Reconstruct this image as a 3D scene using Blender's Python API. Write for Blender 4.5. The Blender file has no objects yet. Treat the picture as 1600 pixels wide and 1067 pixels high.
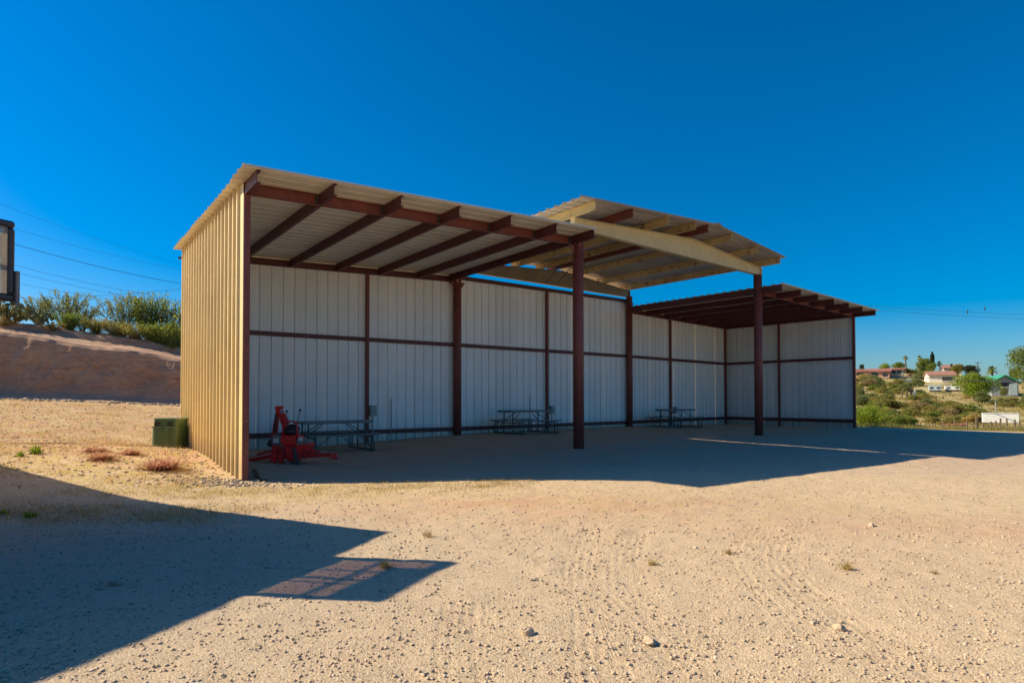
import bpy, math, random
import numpy as np
from mathutils import Vector, Matrix, Euler
random.seed(7); np.random.seed(7)
rng = np.random.RandomState(11)
S = bpy.context.scene
C = S.collection
R = math.radians
EYE = 1.30
F_PX, PITCH, ROLL, CY = 990.67, 0.0187, 0.0011, 604.9

# ---------------------------------------------------------------- camera
cam_d = bpy.data.cameras.new('camera'); cam = bpy.data.objects.new('camera', cam_d); C.objects.link(cam)
cam.location = (0, 0, EYE)
cam_d.sensor_width = 36; cam_d.lens = 36 * F_PX / 1600; cam_d.clip_end = 6000; cam_d.clip_start = 0.05
cam_d.shift_y = (CY - 533.5) / 1600
cam.rotation_euler = (Matrix.Rotation(PITCH, 3, 'X') @ Matrix.Rotation(math.pi / 2, 3, 'X') @ Matrix.Rotation(-ROLL, 3, 'Z')).to_euler()
S.camera = cam

# ---------------------------------------------------------------- sun and sky
SUN_EL, SUN_K = R(35.4), 1 / math.tan(R(35.4))
SUN_AZ = R(7.8)                       # light travels towards +X and a little towards the camera
TO_SUN = Vector((-math.cos(SUN_AZ) * math.cos(SUN_EL), math.sin(SUN_AZ) * math.cos(SUN_EL), math.sin(SUN_EL)))
sd = bpy.data.lights.new('sun', 'SUN'); sun = bpy.data.objects.new('sun', sd); C.objects.link(sun)
sd.energy = 3.9; sd.angle = R(0.5); sd.color = (1.0, 0.84, 0.58)
sun.rotation_euler = TO_SUN.to_track_quat('Z', 'Y').to_euler()
W = bpy.data.worlds.new('World'); S.world = W; W.use_nodes = True
wn, wl = W.node_tree.nodes, W.node_tree.links
bg = wn['Background']; sky = wn.new('ShaderNodeTexSky'); sky.sky_type = 'NISHITA'; sky.sun_disc = False
sky.sun_elevation = SUN_EL; sky.sun_rotation = math.atan2(TO_SUN.x, TO_SUN.y)
sky.altitude = 900; sky.air_density = 1.0; sky.dust_density = 2.5; sky.ozone_density = 5.0
hs = wn.new('ShaderNodeHueSaturation'); hs.inputs['Saturation'].default_value = 1.68; hs.inputs['Value'].default_value = 1.0
hs.inputs['Hue'].default_value = 0.495
gm = wn.new('ShaderNodeGamma'); gm.inputs['Gamma'].default_value = 1.0; wl.new(sky.outputs[0], gm.inputs['Color']); wl.new(gm.outputs[0], hs.inputs['Color']); tm = wn.new('ShaderNodeMix'); tm.data_type = 'RGBA'; tm.blend_type = 'MULTIPLY'; tm.inputs[0].default_value = 1; tm.inputs[7].default_value = (0.8, 0.92, 0.97, 1)
wl.new(hs.outputs[0], tm.inputs[6]); wl.new(tm.outputs[2], bg.inputs['Color']); bg.inputs['Strength'].default_value = 0.066
S.view_settings.view_transform = 'Standard'; S.view_settings.look = 'None'; S.view_settings.exposure = 1.08
S.view_settings.gamma = 1; S.view_settings.use_curve_mapping = False
S.render.engine = 'CYCLES'
try:
    S.cycles.max_bounces = 12; S.cycles.diffuse_bounces = 8; S.cycles.transparent_max_bounces = 16
except Exception: pass

# ---------------------------------------------------------------- materials
def lin(c):
    return tuple(c) + (1.0,) if len(c) == 3 else tuple(c)
class NT:
    def __init__(s, name):
        s.m = bpy.data.materials.new(name); s.m.use_nodes = True
        s.n, s.l = s.m.node_tree.nodes, s.m.node_tree.links; s.b = s.n['Principled BSDF']
    def node(s, t, **k):
        x = s.n.new(t)
        for a, v in k.items():
            if hasattr(x, a) and a not in x.inputs: setattr(x, a, v)
            else: x.inputs[a.replace('_', ' ')].default_value = v
        return x
    def link(s, a, b): s.l.new(a, b)
    def noise(s, scale, detail=4, rough=0.6, vec=None, dist=0.0):
        x = s.n.new('ShaderNodeTexNoise'); x.inputs['Scale'].default_value = scale; x.inputs['Detail'].default_value = detail
        x.inputs['Roughness'].default_value = rough; x.inputs['Distortion'].default_value = dist
        if vec is not None: s.l.new(vec, x.inputs['Vector'])
        return x.outputs['Fac']
    def ramp(s, fac, stops):
        x = s.n.new('ShaderNodeValToRGB'); e = x.color_ramp.elements
        while len(e) < len(stops): e.new(0.5)
        for i, (p, c) in enumerate(stops): e[i].position = p; e[i].color = lin(c) if not isinstance(c, (int, float)) else (c, c, c, 1)
        s.l.new(fac, x.inputs['Fac']); return x.outputs['Color']
    def mix(s, fac, a, b, blend='MIX'):
        x = s.n.new('ShaderNodeMix'); x.data_type = 'RGBA'; x.blend_type = blend
        for v, i in ((fac, 0), (a, 6), (b, 7)):
            if hasattr(v, 'links') or hasattr(v, 'is_linked'): s.l.new(v, x.inputs[i])
            else: x.inputs[i].default_value = v if i == 0 else lin(v)
        return x.outputs[2]
    def math(s, op, a, b=0.0, c=0.0):
        x = s.n.new('ShaderNodeMath'); x.operation = op
        for i, v in enumerate((a, b, c)):
            if hasattr(v, 'is_linked'): s.l.new(v, x.inputs[i])
            else: x.inputs[i].default_value = v
        return x.outputs[0]
    def bump(s, h, strength=0.3, dist=0.01, prev=None):
        x = s.n.new('ShaderNodeBump'); x.inputs['Strength'].default_value = strength; x.inputs['Distance'].default_value = dist
        s.l.new(h, x.inputs['Height'])
        if prev is not None: s.l.new(prev, x.inputs['Normal'])
        return x.outputs['Normal']
    def pos(s): return s.n.new('ShaderNodeNewGeometry').outputs['Position']
    def objco(s): return s.n.new('ShaderNodeTexCoord').outputs['Object']
    def rand(s): return s.n.new('ShaderNodeObjectInfo').outputs['Random']
    def col(s, c):
        if hasattr(c, 'is_linked'): s.l.new(c, s.b.inputs['Base Color'])
        else: s.b.inputs['Base Color'].default_value = lin(c)
    def set(s, **k):
        for a, v in k.items(): s.b.inputs[a.replace('_', ' ')].default_value = v
    def nrm(s, o): s.l.new(o, s.b.inputs['Normal'])

M = {}
def paint(name, c, c2=None, rough=0.5, scale=6, metallic=0.0, spot=None, bump=0.05, spec=0.5, stretch=None):
    t = NT(name); v = t.objco()
    if stretch:
        mp = t.n.new('ShaderNodeMapping'); mp.inputs['Scale'].default_value = stretch; t.link(v, mp.inputs['Vector']); v = mp.outputs[0]
    a = t.mix(t.ramp(t.noise(scale, 5, 0.65, v), [(0.3, 0), (0.7, 1)]), c, c2 or tuple(x * 0.75 for x in c))
    if spot:
        a = t.mix(t.ramp(t.noise(scale * 3.1, 6, 0.7, v), [(spot[1], 0), (spot[1] + 0.08, 1)]), a, spot[0])
    t.col(a); t.set(Roughness=rough, Metallic=metallic); t.b.inputs['Specular IOR Level'].default_value = spec
    if bump: t.nrm(t.bump(t.noise(scale * 5, 4, 0.6, v), bump, 0.01))
    M[name] = t.m; return t.m
paint('red_steel', (0.125, 0.028, 0.026), (0.09, 0.023, 0.021), 0.55, 5, spot=((0.19, 0.075, 0.045), 0.64))
paint('red_steel_worn', (0.23, 0.055, 0.04), (0.14, 0.038, 0.028), 0.6, 5, spot=((0.30, 0.14, 0.09), 0.58))
paint('cream_steel', (0.66, 0.54, 0.28), (0.56, 0.44, 0.21), 0.55, 4, spot=((0.20, 0.09, 0.04), 0.66))
paint('rusty_cream', (0.62, 0.46, 0.22), (0.42, 0.28, 0.12), 0.65, 1.6, spot=((0.17, 0.075, 0.04), 0.56))
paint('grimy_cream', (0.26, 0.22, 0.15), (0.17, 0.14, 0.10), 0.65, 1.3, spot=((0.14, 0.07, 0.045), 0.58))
paint('galv', (0.34, 0.36, 0.36), (0.22, 0.24, 0.25), 0.45, 8, metallic=0.3)
paint('implement_red', (0.78, 0.022, 0.02), (0.62, 0.018, 0.018), 0.35, 4, spot=((0.09, 0.03, 0.02), 0.66))
paint('black_rubber', (0.018, 0.018, 0.02), None, 0.45, 10)
paint('dark_steel', (0.035, 0.04, 0.045), (0.06, 0.055, 0.05), 0.5, 8)
paint('chrome', (0.55, 0.56, 0.58), None, 0.25, 8, metallic=0.9)
paint('console_grey', (0.20, 0.21, 0.20), (0.12, 0.12, 0.12), 0.5, 9)
paint('decal_white', (0.62, 0.62, 0.60), (0.45, 0.45, 0.44), 0.5, 30)
paint('table_top', (0.17, 0.20, 0.20), (0.12, 0.145, 0.145), 0.45, 8)
paint('table_frame', (0.06, 0.085, 0.09), (0.045, 0.06, 0.06), 0.45, 8)
paint('green_plastic', (0.050, 0.115, 0.042), (0.075, 0.105, 0.040), 0.42, 2, spot=((0.09, 0.11, 0.05), 0.66))
paint('green_plastic_edge', (0.14, 0.20, 0.10), (0.10, 0.15, 0.07), 0.5, 6)
paint('cable', (0.02, 0.02, 0.02), None, 0.6, 5)
paint('hose_red', (0.16, 0.035, 0.02), (0.1, 0.03, 0.02), 0.6, 5)
paint('wood_grey', (0.20, 0.14, 0.09), (0.10, 0.07, 0.05), 0.85, 6, stretch=(6, 6, 1))
paint('stucco_pink', (0.52, 0.27, 0.19), (0.45, 0.23, 0.16), 0.9, 1)
paint('stucco_cream', (0.66, 0.55, 0.36), (0.58, 0.47, 0.30), 0.9, 1)
paint('stucco_white', (0.74, 0.68, 0.56), (0.65, 0.60, 0.50), 0.9, 1)
paint('roof_red', (0.34, 0.13, 0.09), (0.26, 0.10, 0.075), 0.85, 1)
paint('roof_brown', (0.33, 0.17, 0.12), (0.26, 0.13, 0.10), 0.85, 1)
paint('roof_green', (0.055, 0.33, 0.20), (0.045, 0.27, 0.17), 0.5, 1)
paint('roof_slate', (0.09, 0.13, 0.17), (0.07, 0.10, 0.13), 0.6, 1)
paint('wall_grey', (0.30, 0.33, 0.35), (0.25, 0.28, 0.30), 0.7, 1)
paint('trim_teal', (0.03, 0.09, 0.10), None, 0.6, 1)
paint('white_metal', (0.78, 0.78, 0.75), (0.66, 0.66, 0.62), 0.5, 2)
paint('pale_blue_metal', (0.34, 0.46, 0.52), (0.45, 0.50, 0.50), 0.5, 2)
paint('window_dark', (0.03, 0.035, 0.045), None, 0.15, 3)
paint('bark', (0.13, 0.095, 0.06), (0.08, 0.06, 0.04), 0.9, 8, stretch=(5, 5, 1), bump=0.4)
paint('bark_green', (0.13, 0.15, 0.05), (0.10, 0.10, 0.05), 0.8, 8)
paint('sign_frame', (0.022, 0.024, 0.03), (0.06, 0.045, 0.04), 0.45, 10)
paint('sign_red', (0.42, 0.03, 0.03), (0.36, 0.03, 0.03), 0.4, 4)
paint('palm_skirt', (0.22, 0.15, 0.08), (0.14, 0.09, 0.05), 0.9, 6)

def sheet_mat(name, outc, outc2, inc, inc2, rough=0.42):
    t = NT(name); g = t.n.new('ShaderNodeNewGeometry'); oc = t.objco(); r = t.rand()
    n1 = t.ramp(t.noise(1.3, 5, 0.6, oc), [(0.3, 0), (0.7, 1)])
    o = t.mix(n1, outc, outc2); i = t.mix(n1, inc, inc2)
    c = t.mix(g.outputs['Backfacing'], o, i)
    v = t.math('MULTIPLY_ADD', r, 0.10, 0.95)
    cb = t.n.new('ShaderNodeCombineColor'); [t.link(v, cb.inputs[k]) for k in range(3)]
    c = t.mix(1.0, c, cb.outputs[0], 'MULTIPLY')
    # dust splashed up over the lowest part of the sheets
    sx = t.n.new('ShaderNodeSeparateXYZ'); t.link(g.outputs['Position'], sx.inputs[0])
    d = t.math('ADD', sx.outputs[2], t.math('MULTIPLY', t.noise(9, 4, 0.7, g.outputs['Position']), 0.5))
    c = t.mix(t.ramp(d, [(0.42, 0.55), (0.85, 0)]), c, (0.36, 0.27, 0.18))
    t.col(c); t.set(Roughness=rough); t.nrm(t.bump(t.noise(2.2, 2, 0.5, oc), 0.12, 0.03)); M[name] = t.m
sheet_mat('wall_sheet', (0.80, 0.62, 0.30), (0.68, 0.52, 0.25), (0.84, 0.85, 0.83), (0.78, 0.79, 0.77))
def roof_sheet():
    t = NT('roof_sheet'); oc = t.objco(); r = t.rand()
    c = t.mix(t.ramp(t.noise(1.6, 5, 0.65, oc), [(0.3, 0), (0.7, 1)]), (0.80, 0.74, 0.62), (0.70, 0.64, 0.52))
    c = t.mix(t.math('MULTIPLY', r, 0.25), c, (0.40, 0.34, 0.25)); t.col(c); t.set(Roughness=0.42)
    t.nrm(t.bump(t.noise(2.2, 2, 0.5, oc), 0.1, 0.03)); M['roof_sheet'] = t.m
    t = NT('old_roof_sheet'); oc = t.objco(); r = t.rand()
    c = t.mix(t.ramp(t.noise(2.2, 6, 0.7, oc), [(0.35, 0), (0.65, 1)]), (0.50, 0.47, 0.43), (0.34, 0.31, 0.29))
    c = t.mix(t.ramp(t.noise(5, 6, 0.7, oc), [(0.62, 0), (0.7, 0.7)]), c, (0.22, 0.10, 0.05)); t.col(c); t.set(Roughness=0.5); M['old_roof_sheet'] = t.m
roof_sheet()

def leafmat(name, c1, c2, c3=None, trans=0.6, scale=0.8):
    t = NT(name); p = t.pos()
    c = t.mix(t.ramp(t.noise(scale, 3, 0.6, p), [(0.3, 0), (0.7, 1)]), c1, c2)
    c = t.mix(t.ramp(t.noise(scale * 14, 2, 0.6, p), [(0.35, 0), (0.7, 1)]), c, c3 or tuple(x * 0.5 for x in c1))
    t.col(c); t.set(Roughness=0.7); t.b.inputs['Specular IOR Level'].default_value = 0.2
    tr = t.n.new('ShaderNodeBsdfTranslucent'); t.link(c, tr.inputs['Color'])
    ms = t.n.new('ShaderNodeMixShader'); ms.inputs[0].default_value = trans
    t.link(t.b.outputs[0], ms.inputs[1]); t.link(tr.outputs[0], ms.inputs[2]); t.link(ms.outputs[0], t.n['Material Output'].inputs['Surface'])
    M[name] = t.m
leafmat('leaf_olive', (0.32, 0.30, 0.07), (0.42, 0.35, 0.10), (0.20, 0.20, 0.06))
leafmat('leaf_green', (0.21, 0.28, 0.045), (0.30, 0.32, 0.06), (0.13, 0.18, 0.04))
leafmat('leaf_bright', (0.24, 0.34, 0.03), (0.32, 0.38, 0.05), (0.16, 0.24, 0.02), 0.45)
leafmat('leaf_dark', (0.055, 0.075, 0.03), (0.09, 0.09, 0.04), (0.03, 0.04, 0.02))
leafmat('leaf_bluegreen', (0.22, 0.26, 0.09), (0.30, 0.30, 0.10), (0.15, 0.18, 0.07))
leafmat('leaf_straw', (0.58, 0.45, 0.15), (0.50, 0.38, 0.13), (0.36, 0.26, 0.09))
leafmat('leaf_tan', (0.46, 0.37, 0.17), (0.38, 0.29, 0.13), (0.27, 0.20, 0.09))
leafmat('leaf_red', (0.52, 0.24, 0.17), (0.56, 0.33, 0.20), (0.40, 0.20, 0.13))
leafmat('cactus_pad', (0.20, 0.21, 0.08), (0.27, 0.25, 0.10), (0.12, 0.14, 0.05), 0.0)

def ground_mat():
    t = NT('gravel_ground'); p = t.pos()
    big = t.ramp(t.noise(0.45, 5, 0.65, p, 0.8), [(0.38, 0), (0.6, 1)])
    c = t.mix(big, (0.64, 0.475, 0.285), (0.53, 0.38, 0.23))
    # grey crushed rock in the near left and under the shed
    sx = t.n.new('ShaderNodeSeparateXYZ'); t.link(p, sx.inputs[0])
    # finer dirt and stones, with the shaded gaps between pebbles painted dark
    m1 = t.ramp(t.noise(2.1, 5, 0.7, p), [(0.4, 0), (0.66, 1)])
    c = t.mix(t.math('MULTIPLY', m1, 0.55), c, (0.60, 0.46, 0.27))
    vo = t.n.new('ShaderNodeTexVoronoi'); vo.inputs['Scale'].default_value = 95; t.link(p, vo.inputs['Vector'])
    vc = t.ramp(vo.outputs['Color'], [(0.1, (0.33, 0.26, 0.20)), (0.5, (0.56, 0.43, 0.29)), (0.9, (0.74, 0.62, 0.48))])
    c = t.mix(0.58, c, vc)
    c = t.mix(t.ramp(t.noise(95, 3, 0.7, p), [(0.30, 0.55), (0.46, 0)]), c, (0.20, 0.14, 0.09))  # dark specks paint in the shade of the gaps between pebbles
    vo2 = t.n.new('ShaderNodeTexVoronoi'); vo2.inputs['Scale'].default_value = 19; t.link(p, vo2.inputs['Vector'])
    st = t.ramp(vo2.outputs['Distance'], [(0.10, 1), (0.22, 0)])
    vc2 = t.ramp(vo2.outputs['Color'], [(0.2, (0.33, 0.27, 0.23)), (0.8, (0.64, 0.55, 0.46))])
    c = t.mix(t.math('MULTIPLY', st, 0.5), c, vc2)
    at = t.n.new('ShaderNodeAttribute'); at.attribute_name = 'tone'
    sc = t.n.new('ShaderNodeSeparateColor'); t.link(at.outputs['Color'], sc.inputs[0])
    c = t.mix(t.math('MULTIPLY', sc.outputs[0], t.ramp(t.noise(1.2, 5, 0.7, p), [(0.38, 0.15), (0.6, 1)])), c, (0.50, 0.27, 0.18))    # reddish soil
    c = t.mix(t.math('MULTIPLY', sc.outputs[1], t.ramp(t.noise(3.5, 6, 0.75, p), [(0.45, 0), (0.6, 1)])), c, (0.46, 0.36, 0.13))   # dry straw cover
    c = t.mix(t.math('MULTIPLY', sc.outputs[2], 0.55), c, (0.33, 0.29, 0.27))                                                     # crushed grey rock
    t.col(c); t.set(Roughness=0.92); t.b.inputs['Specular IOR Level'].default_value = 0.15
    h1 = t.noise(55, 5, 0.75, p); h2 = vo.outputs['Distance']; h3 = t.noise(7, 4, 0.6, p)
    b = t.bump(h3, 0.25, 0.05); b = t.bump(h1, 0.6, 0.016, b); b = t.bump(t.math('SUBTRACT', 1.0, h2), 0.5, 0.007, b)
    tr = t.n.new('ShaderNodeAttribute'); tr.attribute_name = 'track'
    s2 = t.n.new('ShaderNodeSeparateXYZ'); t.link(tr.outputs['Vector'], s2.inputs[0])
    w = t.math('MULTIPLY', t.math('SINE', t.math('MULTIPLY', s2.outputs[0], 2 * math.pi / 0.065)), s2.outputs[1])
    w = t.math('MULTIPLY', w, t.ramp(t.noise(1.7, 3, 0.6, p), [(0.35, 0.25), (0.6, 1)]))
    b = t.bump(w, 0.22, 0.006, b)
    t.nrm(b); M['ground'] = t.m
    # far hillside: dry soil with scrub colour
    t = NT('hill_soil'); p = t.pos()
    c = t.mix(t.ramp(t.noise(0.07, 5, 0.65, p), [(0.35, 0), (0.65, 1)]), (0.60, 0.47, 0.24), (0.48, 0.39, 0.16))
    c = t.mix(t.ramp(t.noise(0.35, 6, 0.75, p), [(0.46, 0), (0.58, 1)]), c, (0.30, 0.28, 0.09))
    c = t.mix(t.ramp(t.noise(1.6, 5, 0.75, p), [(0.5, 0), (0.66, 1)]), c, (0.56, 0.45, 0.30))
    t.col(c); t.set(Roughness=0.95); t.nrm(t.bump(t.noise(2.2, 6, 0.75, p), 1.0, 0.4)); M['hill_soil'] = t.m
    t = NT('bank_soil'); p = t.pos()
    mp = t.n.new('ShaderNodeMapping'); mp.inputs['Scale'].default_value = (0.35, 0.35, 2.6); t.link(p, mp.inputs['Vector'])
    c = t.mix(t.ramp(t.noise(1.1, 6, 0.7, mp.outputs[0], 0.5), [(0.36, 0), (0.62, 1)]), (0.45, 0.25, 0.165), (0.54, 0.34, 0.225))
    c = t.mix(t.ramp(t.noise(6, 6, 0.75, p), [(0.52, 0), (0.66, 1)]), c, (0.58, 0.42, 0.31))
    c = t.mix(t.ramp(t.noise(3.2, 5, 0.75, mp.outputs[0]), [(0.58, 0), (0.70, 1)]), c, (0.27, 0.14, 0.10))
    t.col(c); t.set(Roughness=0.95)
    b = t.bump(t.noise(1.8, 6, 0.75, mp.outputs[0]), 0.9, 0.25); b = t.bump(t.noise(14, 5, 0.8, p), 0.8, 0.06, b); t.nrm(b); M['bank_soil'] = t.m
    t = NT('stone'); p = t.pos(); at = t.n.new('ShaderNodeAttribute'); at.attribute_name = 'shade'
    c = t.ramp(at.outputs['Fac'], [(0.0, (0.26, 0.20, 0.16)), (0.3, (0.46, 0.34, 0.235)), (0.7, (0.56, 0.42, 0.28)), (0.93, (0.54, 0.44, 0.34)), (1.0, (0.70, 0.62, 0.52))])
    c = t.mix(t.ramp(t.noise(60, 4, 0.6, p), [(0.4, 0), (0.7, 0.5)]), c, (0.36, 0.27, 0.20)); t.col(c); t.set(Roughness=0.9)
    t.nrm(t.bump(t.noise(90, 4, 0.6, p), 0.4, 0.006)); M['stone'] = t.m
ground_mat()
def sign_face():
    t = NT('sign_face'); oc = t.objco()
    c = t.mix(t.ramp(t.noise(3, 4, 0.6, oc), [(0.3, 0), (0.7, 1)]), (0.55, 0.56, 0.55), (0.42, 0.42, 0.40)); t.col(c); t.set(Roughness=0.4)
    tr = t.n.new('ShaderNodeBsdfTranslucent'); t.link(c, tr.inputs['Color'])
    tp = t.n.new('ShaderNodeBsdfTransparent'); tp.inputs['Color'].default_value = (0.75, 0.62, 0.5, 1)
    a = t.n.new('ShaderNodeMixShader'); a.inputs[0].default_value = 0.3; t.link(t.b.outputs[0], a.inputs[1]); t.link(tr.outputs[0], a.inputs[2])
    b = t.n.new('ShaderNodeMixShader'); b.inputs[0].default_value = 0.62; t.link(a.outputs[0], b.inputs[1]); t.link(tp.outputs[0], b.inputs[2])
    t.link(b.outputs[0], t.n['Material Output'].inputs['Surface']); M['sign_face'] = t.m
sign_face()

# ---------------------------------------------------------------- mesh helpers
def V3(a): return np.array([float(a[0]), float(a[1]), float(a[2])])
class MB:
    def __init__(s): s.v = []; s.f = []; s.m = []; s.k = 0
    def add(s, vs, fs, mi=0):
        o = len(s.v); s.v += [tuple(map(float, v)) for v in vs]; s.f += [tuple(i + o for i in f) for f in fs]; s.m += [mi] * len(fs); return s
    def box(s, c, size, rot=0.0, mi=0, taper=1.0, bev=0.0):
        hx, hy, hz = size[0] / 2, size[1] / 2, size[2] / 2; cr, sr = math.cos(rot), math.sin(rot); vs = []
        for z, k in ((-hz, 1.0), (hz, taper)):
            for x, y in ((-hx, -hy), (hx, -hy), (hx, hy), (-hx, hy)):
                x2, y2 = x * k, y * k; vs.append((c[0] + x2 * cr - y2 * sr, c[1] + x2 * sr + y2 * cr, c[2] + z))
        return s.add(vs, [(3, 2, 1, 0), (4, 5, 6, 7), (0, 1, 5, 4), (1, 2, 6, 5), (2, 3, 7, 6), (3, 0, 4, 7)], mi)
    def beam(s, p, q, w, h, up=(0, 0, 1), mi=0, w2=None, h2=None):
        """solid bar from p to q, w across, h along up"""
        p, q = V3(p), V3(q); d = (q - p) / np.linalg.norm(q - p); u = V3(up); sd_ = np.cross(d, u)
        if np.linalg.norm(sd_) < 1e-4: sd_ = np.cross(d, V3((1, 0, 0)))
        sd_ /= np.linalg.norm(sd_); u = np.cross(sd_, d); vs = []
        for c, ww, hh in ((p, w, h), (q, w2 or w, h2 or h)):
            for a, b in ((-1, -1), (1, -1), (1, 1), (-1, 1)): vs.append(c + sd_ * a * ww / 2 + u * b * hh / 2)
        return s.add(vs, [(0, 1, 2, 3), (7, 6, 5, 4), (1, 0, 4, 5), (2, 1, 5, 6), (3, 2, 6, 7), (0, 3, 7, 4)], mi)
    def tube(s, pts, r, n=8, mi=0, cap=True, r2=None):
        pts = [V3(p) for p in pts]; vs = []; fs = []; m = len(pts); prev = None
        for i, p in enumerate(pts):
            d = pts[min(i + 1, m - 1)] - pts[max(i - 1, 0)]; d /= np.linalg.norm(d) + 1e-12
            if prev is None:
                a = np.cross(d, V3((0, 0, 1)));
                if np.linalg.norm(a) < 1e-3: a = np.cross(d, V3((1, 0, 0)))
            else: a = prev - d * (prev @ d)
            a /= np.linalg.norm(a); prev = a; b = np.cross(d, a); rr = r if r2 is None else r + (r2 - r) * i / (m - 1)
            for k in range(n):
                t = 2 * math.pi * k / n; vs.append(p + rr * (a * math.cos(t) + b * math.sin(t)))
        for i in range(m - 1):
            for k in range(n):
                k2 = (k + 1) % n; fs.append((i * n + k, i * n + k2, (i + 1) * n + k2, (i + 1) * n + k))
        if cap: fs.append(tuple(range(n - 1, -1, -1))); fs.append(tuple((m - 1) * n + k for k in range(n)))
        return s.add(vs, fs, mi)
    def prof(s, p, q, poly, up=(0, 0, 1), mi=0):
        """closed 2-D profile (across, up) swept from p to q"""
        p, q = V3(p), V3(q); d = (q - p) / np.linalg.norm(q - p); sd_ = np.cross(d, V3(up)); sd_ /= np.linalg.norm(sd_); u = np.cross(sd_, d); n = len(poly)
        vs = [c + sd_ * a + u * b for c in (p, q) for a, b in poly]
        fs = [(i, (i + 1) % n, n + (i + 1) % n, n + i) for i in range(n)] + [tuple(range(n - 1, -1, -1)), tuple(range(n, 2 * n))]
        return s.add(vs, fs, mi)
    def ell(s, c, r, nu=10, nv=6, mi=0, rot=None):
        vs = [V3((0, 0, -1))]; fs = []
        for j in range(1, nv):
            ph = -math.pi / 2 + math.pi * j / nv
            for i in range(nu): th = 2 * math.pi * i / nu; vs.append(V3((math.cos(ph) * math.cos(th), math.cos(ph) * math.sin(th), math.sin(ph))))
        vs.append(V3((0, 0, 1))); top = len(vs) - 1
        for i in range(nu):
            i2 = (i + 1) % nu; fs.append((0, 1 + i2, 1 + i)); fs.append((top, 1 + (nv - 2) * nu + i, 1 + (nv - 2) * nu + i2))
            for j in range(nv - 2): fs.append((1 + j * nu + i, 1 + j * nu + i2, 1 + (j + 1) * nu + i2, 1 + (j + 1) * nu + i))
        vs = [v * V3(r) for v in vs]
        if rot is not None: vs = [np.array(rot @ Vector(v)) for v in vs]
        return s.add([v + V3(c) for v in vs], fs, mi)
    def mesh(s, name, mats, smooth=False):
        me = bpy.data.meshes.new(name); me.from_pydata(s.v, [], s.f)
        for m in (mats if isinstance(mats, (list, tuple)) else [mats]): me.materials.append(M[m] if isinstance(m, str) else m)
        if any(s.m): me.polygons.foreach_set('material_index', s.m)
        if smooth: me.polygons.foreach_set('use_smooth', [True] * len(me.polygons))
        me.update(); return me
def tag(o, label=None, cat=None, group=None, kind=None):
    if label: o['label'] = label
    if cat: o['category'] = cat
    if group: o['group'] = group
    if kind: o['kind'] = kind
    return o
def empty(name, loc, rz=0.0, label=None, cat=None, group=None):
    o = bpy.data.objects.new(name, None); C.objects.link(o); o.location = loc; o.rotation_euler = (0, 0, rz); o.empty_display_size = 0.3
    return tag(o, label, cat, group)
def link(name, me, parent=None, loc=None, rot=None, label=None, world=False):
    o = bpy.data.objects.new(name, me); C.objects.link(o)
    if parent is not None:
        o.parent = parent
        if world: o.location = -Vector(parent.location)
    if loc is not None: o.location = loc
    if rot is not None: o.rotation_euler = rot
    if label: o['label'] = label
    return o
def part(name, mb, mat, parent=None, label=None, smooth=False, world=False, bevel=0.0):
    o = link(name, mb.mesh(name, mat, smooth), parent, label=label, world=world)
    if bevel:
        b = o.modifiers.new('edge', 'BEVEL'); b.width = bevel; b.segments = 1; b.limit_method = 'ANGLE'
    return o
def copy_tree(o, parent=None):
    c = o.copy(); C.objects.link(c)
    if parent is not None: c.parent = parent
    for ch in list(o.children): copy_tree(ch, c)
    return c
def npmesh(name, v, f, mat, smooth=False, attr=None):
    """v (n,3), f (m,k) numpy arrays"""
    me = bpy.data.meshes.new(name); n, k = f.shape
    me.vertices.add(len(v)); me.vertices.foreach_set('co', np.ascontiguousarray(v, dtype=np.float32).ravel())
    me.loops.add(n * k); me.loops.foreach_set('vertex_index', np.ascontiguousarray(f, dtype=np.int32).ravel())
    me.polygons.add(n); me.polygons.foreach_set('loop_start', np.arange(0, n * k, k, dtype=np.int32)); me.polygons.foreach_set('loop_total', np.full(n, k, dtype=np.int32))
    for m in (mat if isinstance(mat, (list, tuple)) else [mat]): me.materials.append(M[m])
    if smooth: me.polygons.foreach_set('use_smooth', np.ones(n, dtype=bool))
    me.update(calc_edges=True); me.validate(); return me

_fw = Vector((0, math.cos(PITCH), math.sin(PITCH))); _up = Vector((0, -math.sin(PITCH), math.cos(PITCH)))
def at(px, py, Y):
    """the world point seen at photo pixel (px, py) at depth Y"""
    cr, sr = math.cos(ROLL), math.sin(ROLL); a, b = px - 800, py - CY; u, v = cr * a + sr * b, -sr * a + cr * b
    d = _fw * F_PX + Vector((1, 0, 0)) * u - _up * v
    return Vector((0, 0, EYE)) + d * (Y / d.y)

# ---------------------------------------------------------------- value noise for terrain
_tab = rng.rand(256, 256)
def vnoise(x, y):
    x = np.asarray(x, float); y = np.asarray(y, float); xi = np.floor(x).astype(int); yi = np.floor(y).astype(int); xf = x - xi; yf = y - yi
    xf = xf * xf * (3 - 2 * xf); yf = yf * yf * (3 - 2 * yf); a = _tab[xi & 255, yi & 255]; b = _tab[(xi + 1) & 255, yi & 255]; c = _tab[xi & 255, (yi + 1) & 255]; d = _tab[(xi + 1) & 255, (yi + 1) & 255]
    return (a * (1 - xf) + b * xf) * (1 - yf) + (c * (1 - xf) + d * xf) * yf - 0.5
def fbm(x, y, o=4):
    s = 0; a = 1.0
    for i in range(o): s = s + a * vnoise(np.asarray(x) * 2 ** i + 17 * i, np.asarray(y) * 2 ** i + 31 * i); a *= 0.5
    return s
def sstep(a, b, x):
    t = np.clip((np.asarray(x, float) - a) / (b - a), 0, 1); return t * t * (3 - 2 * t)

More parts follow.
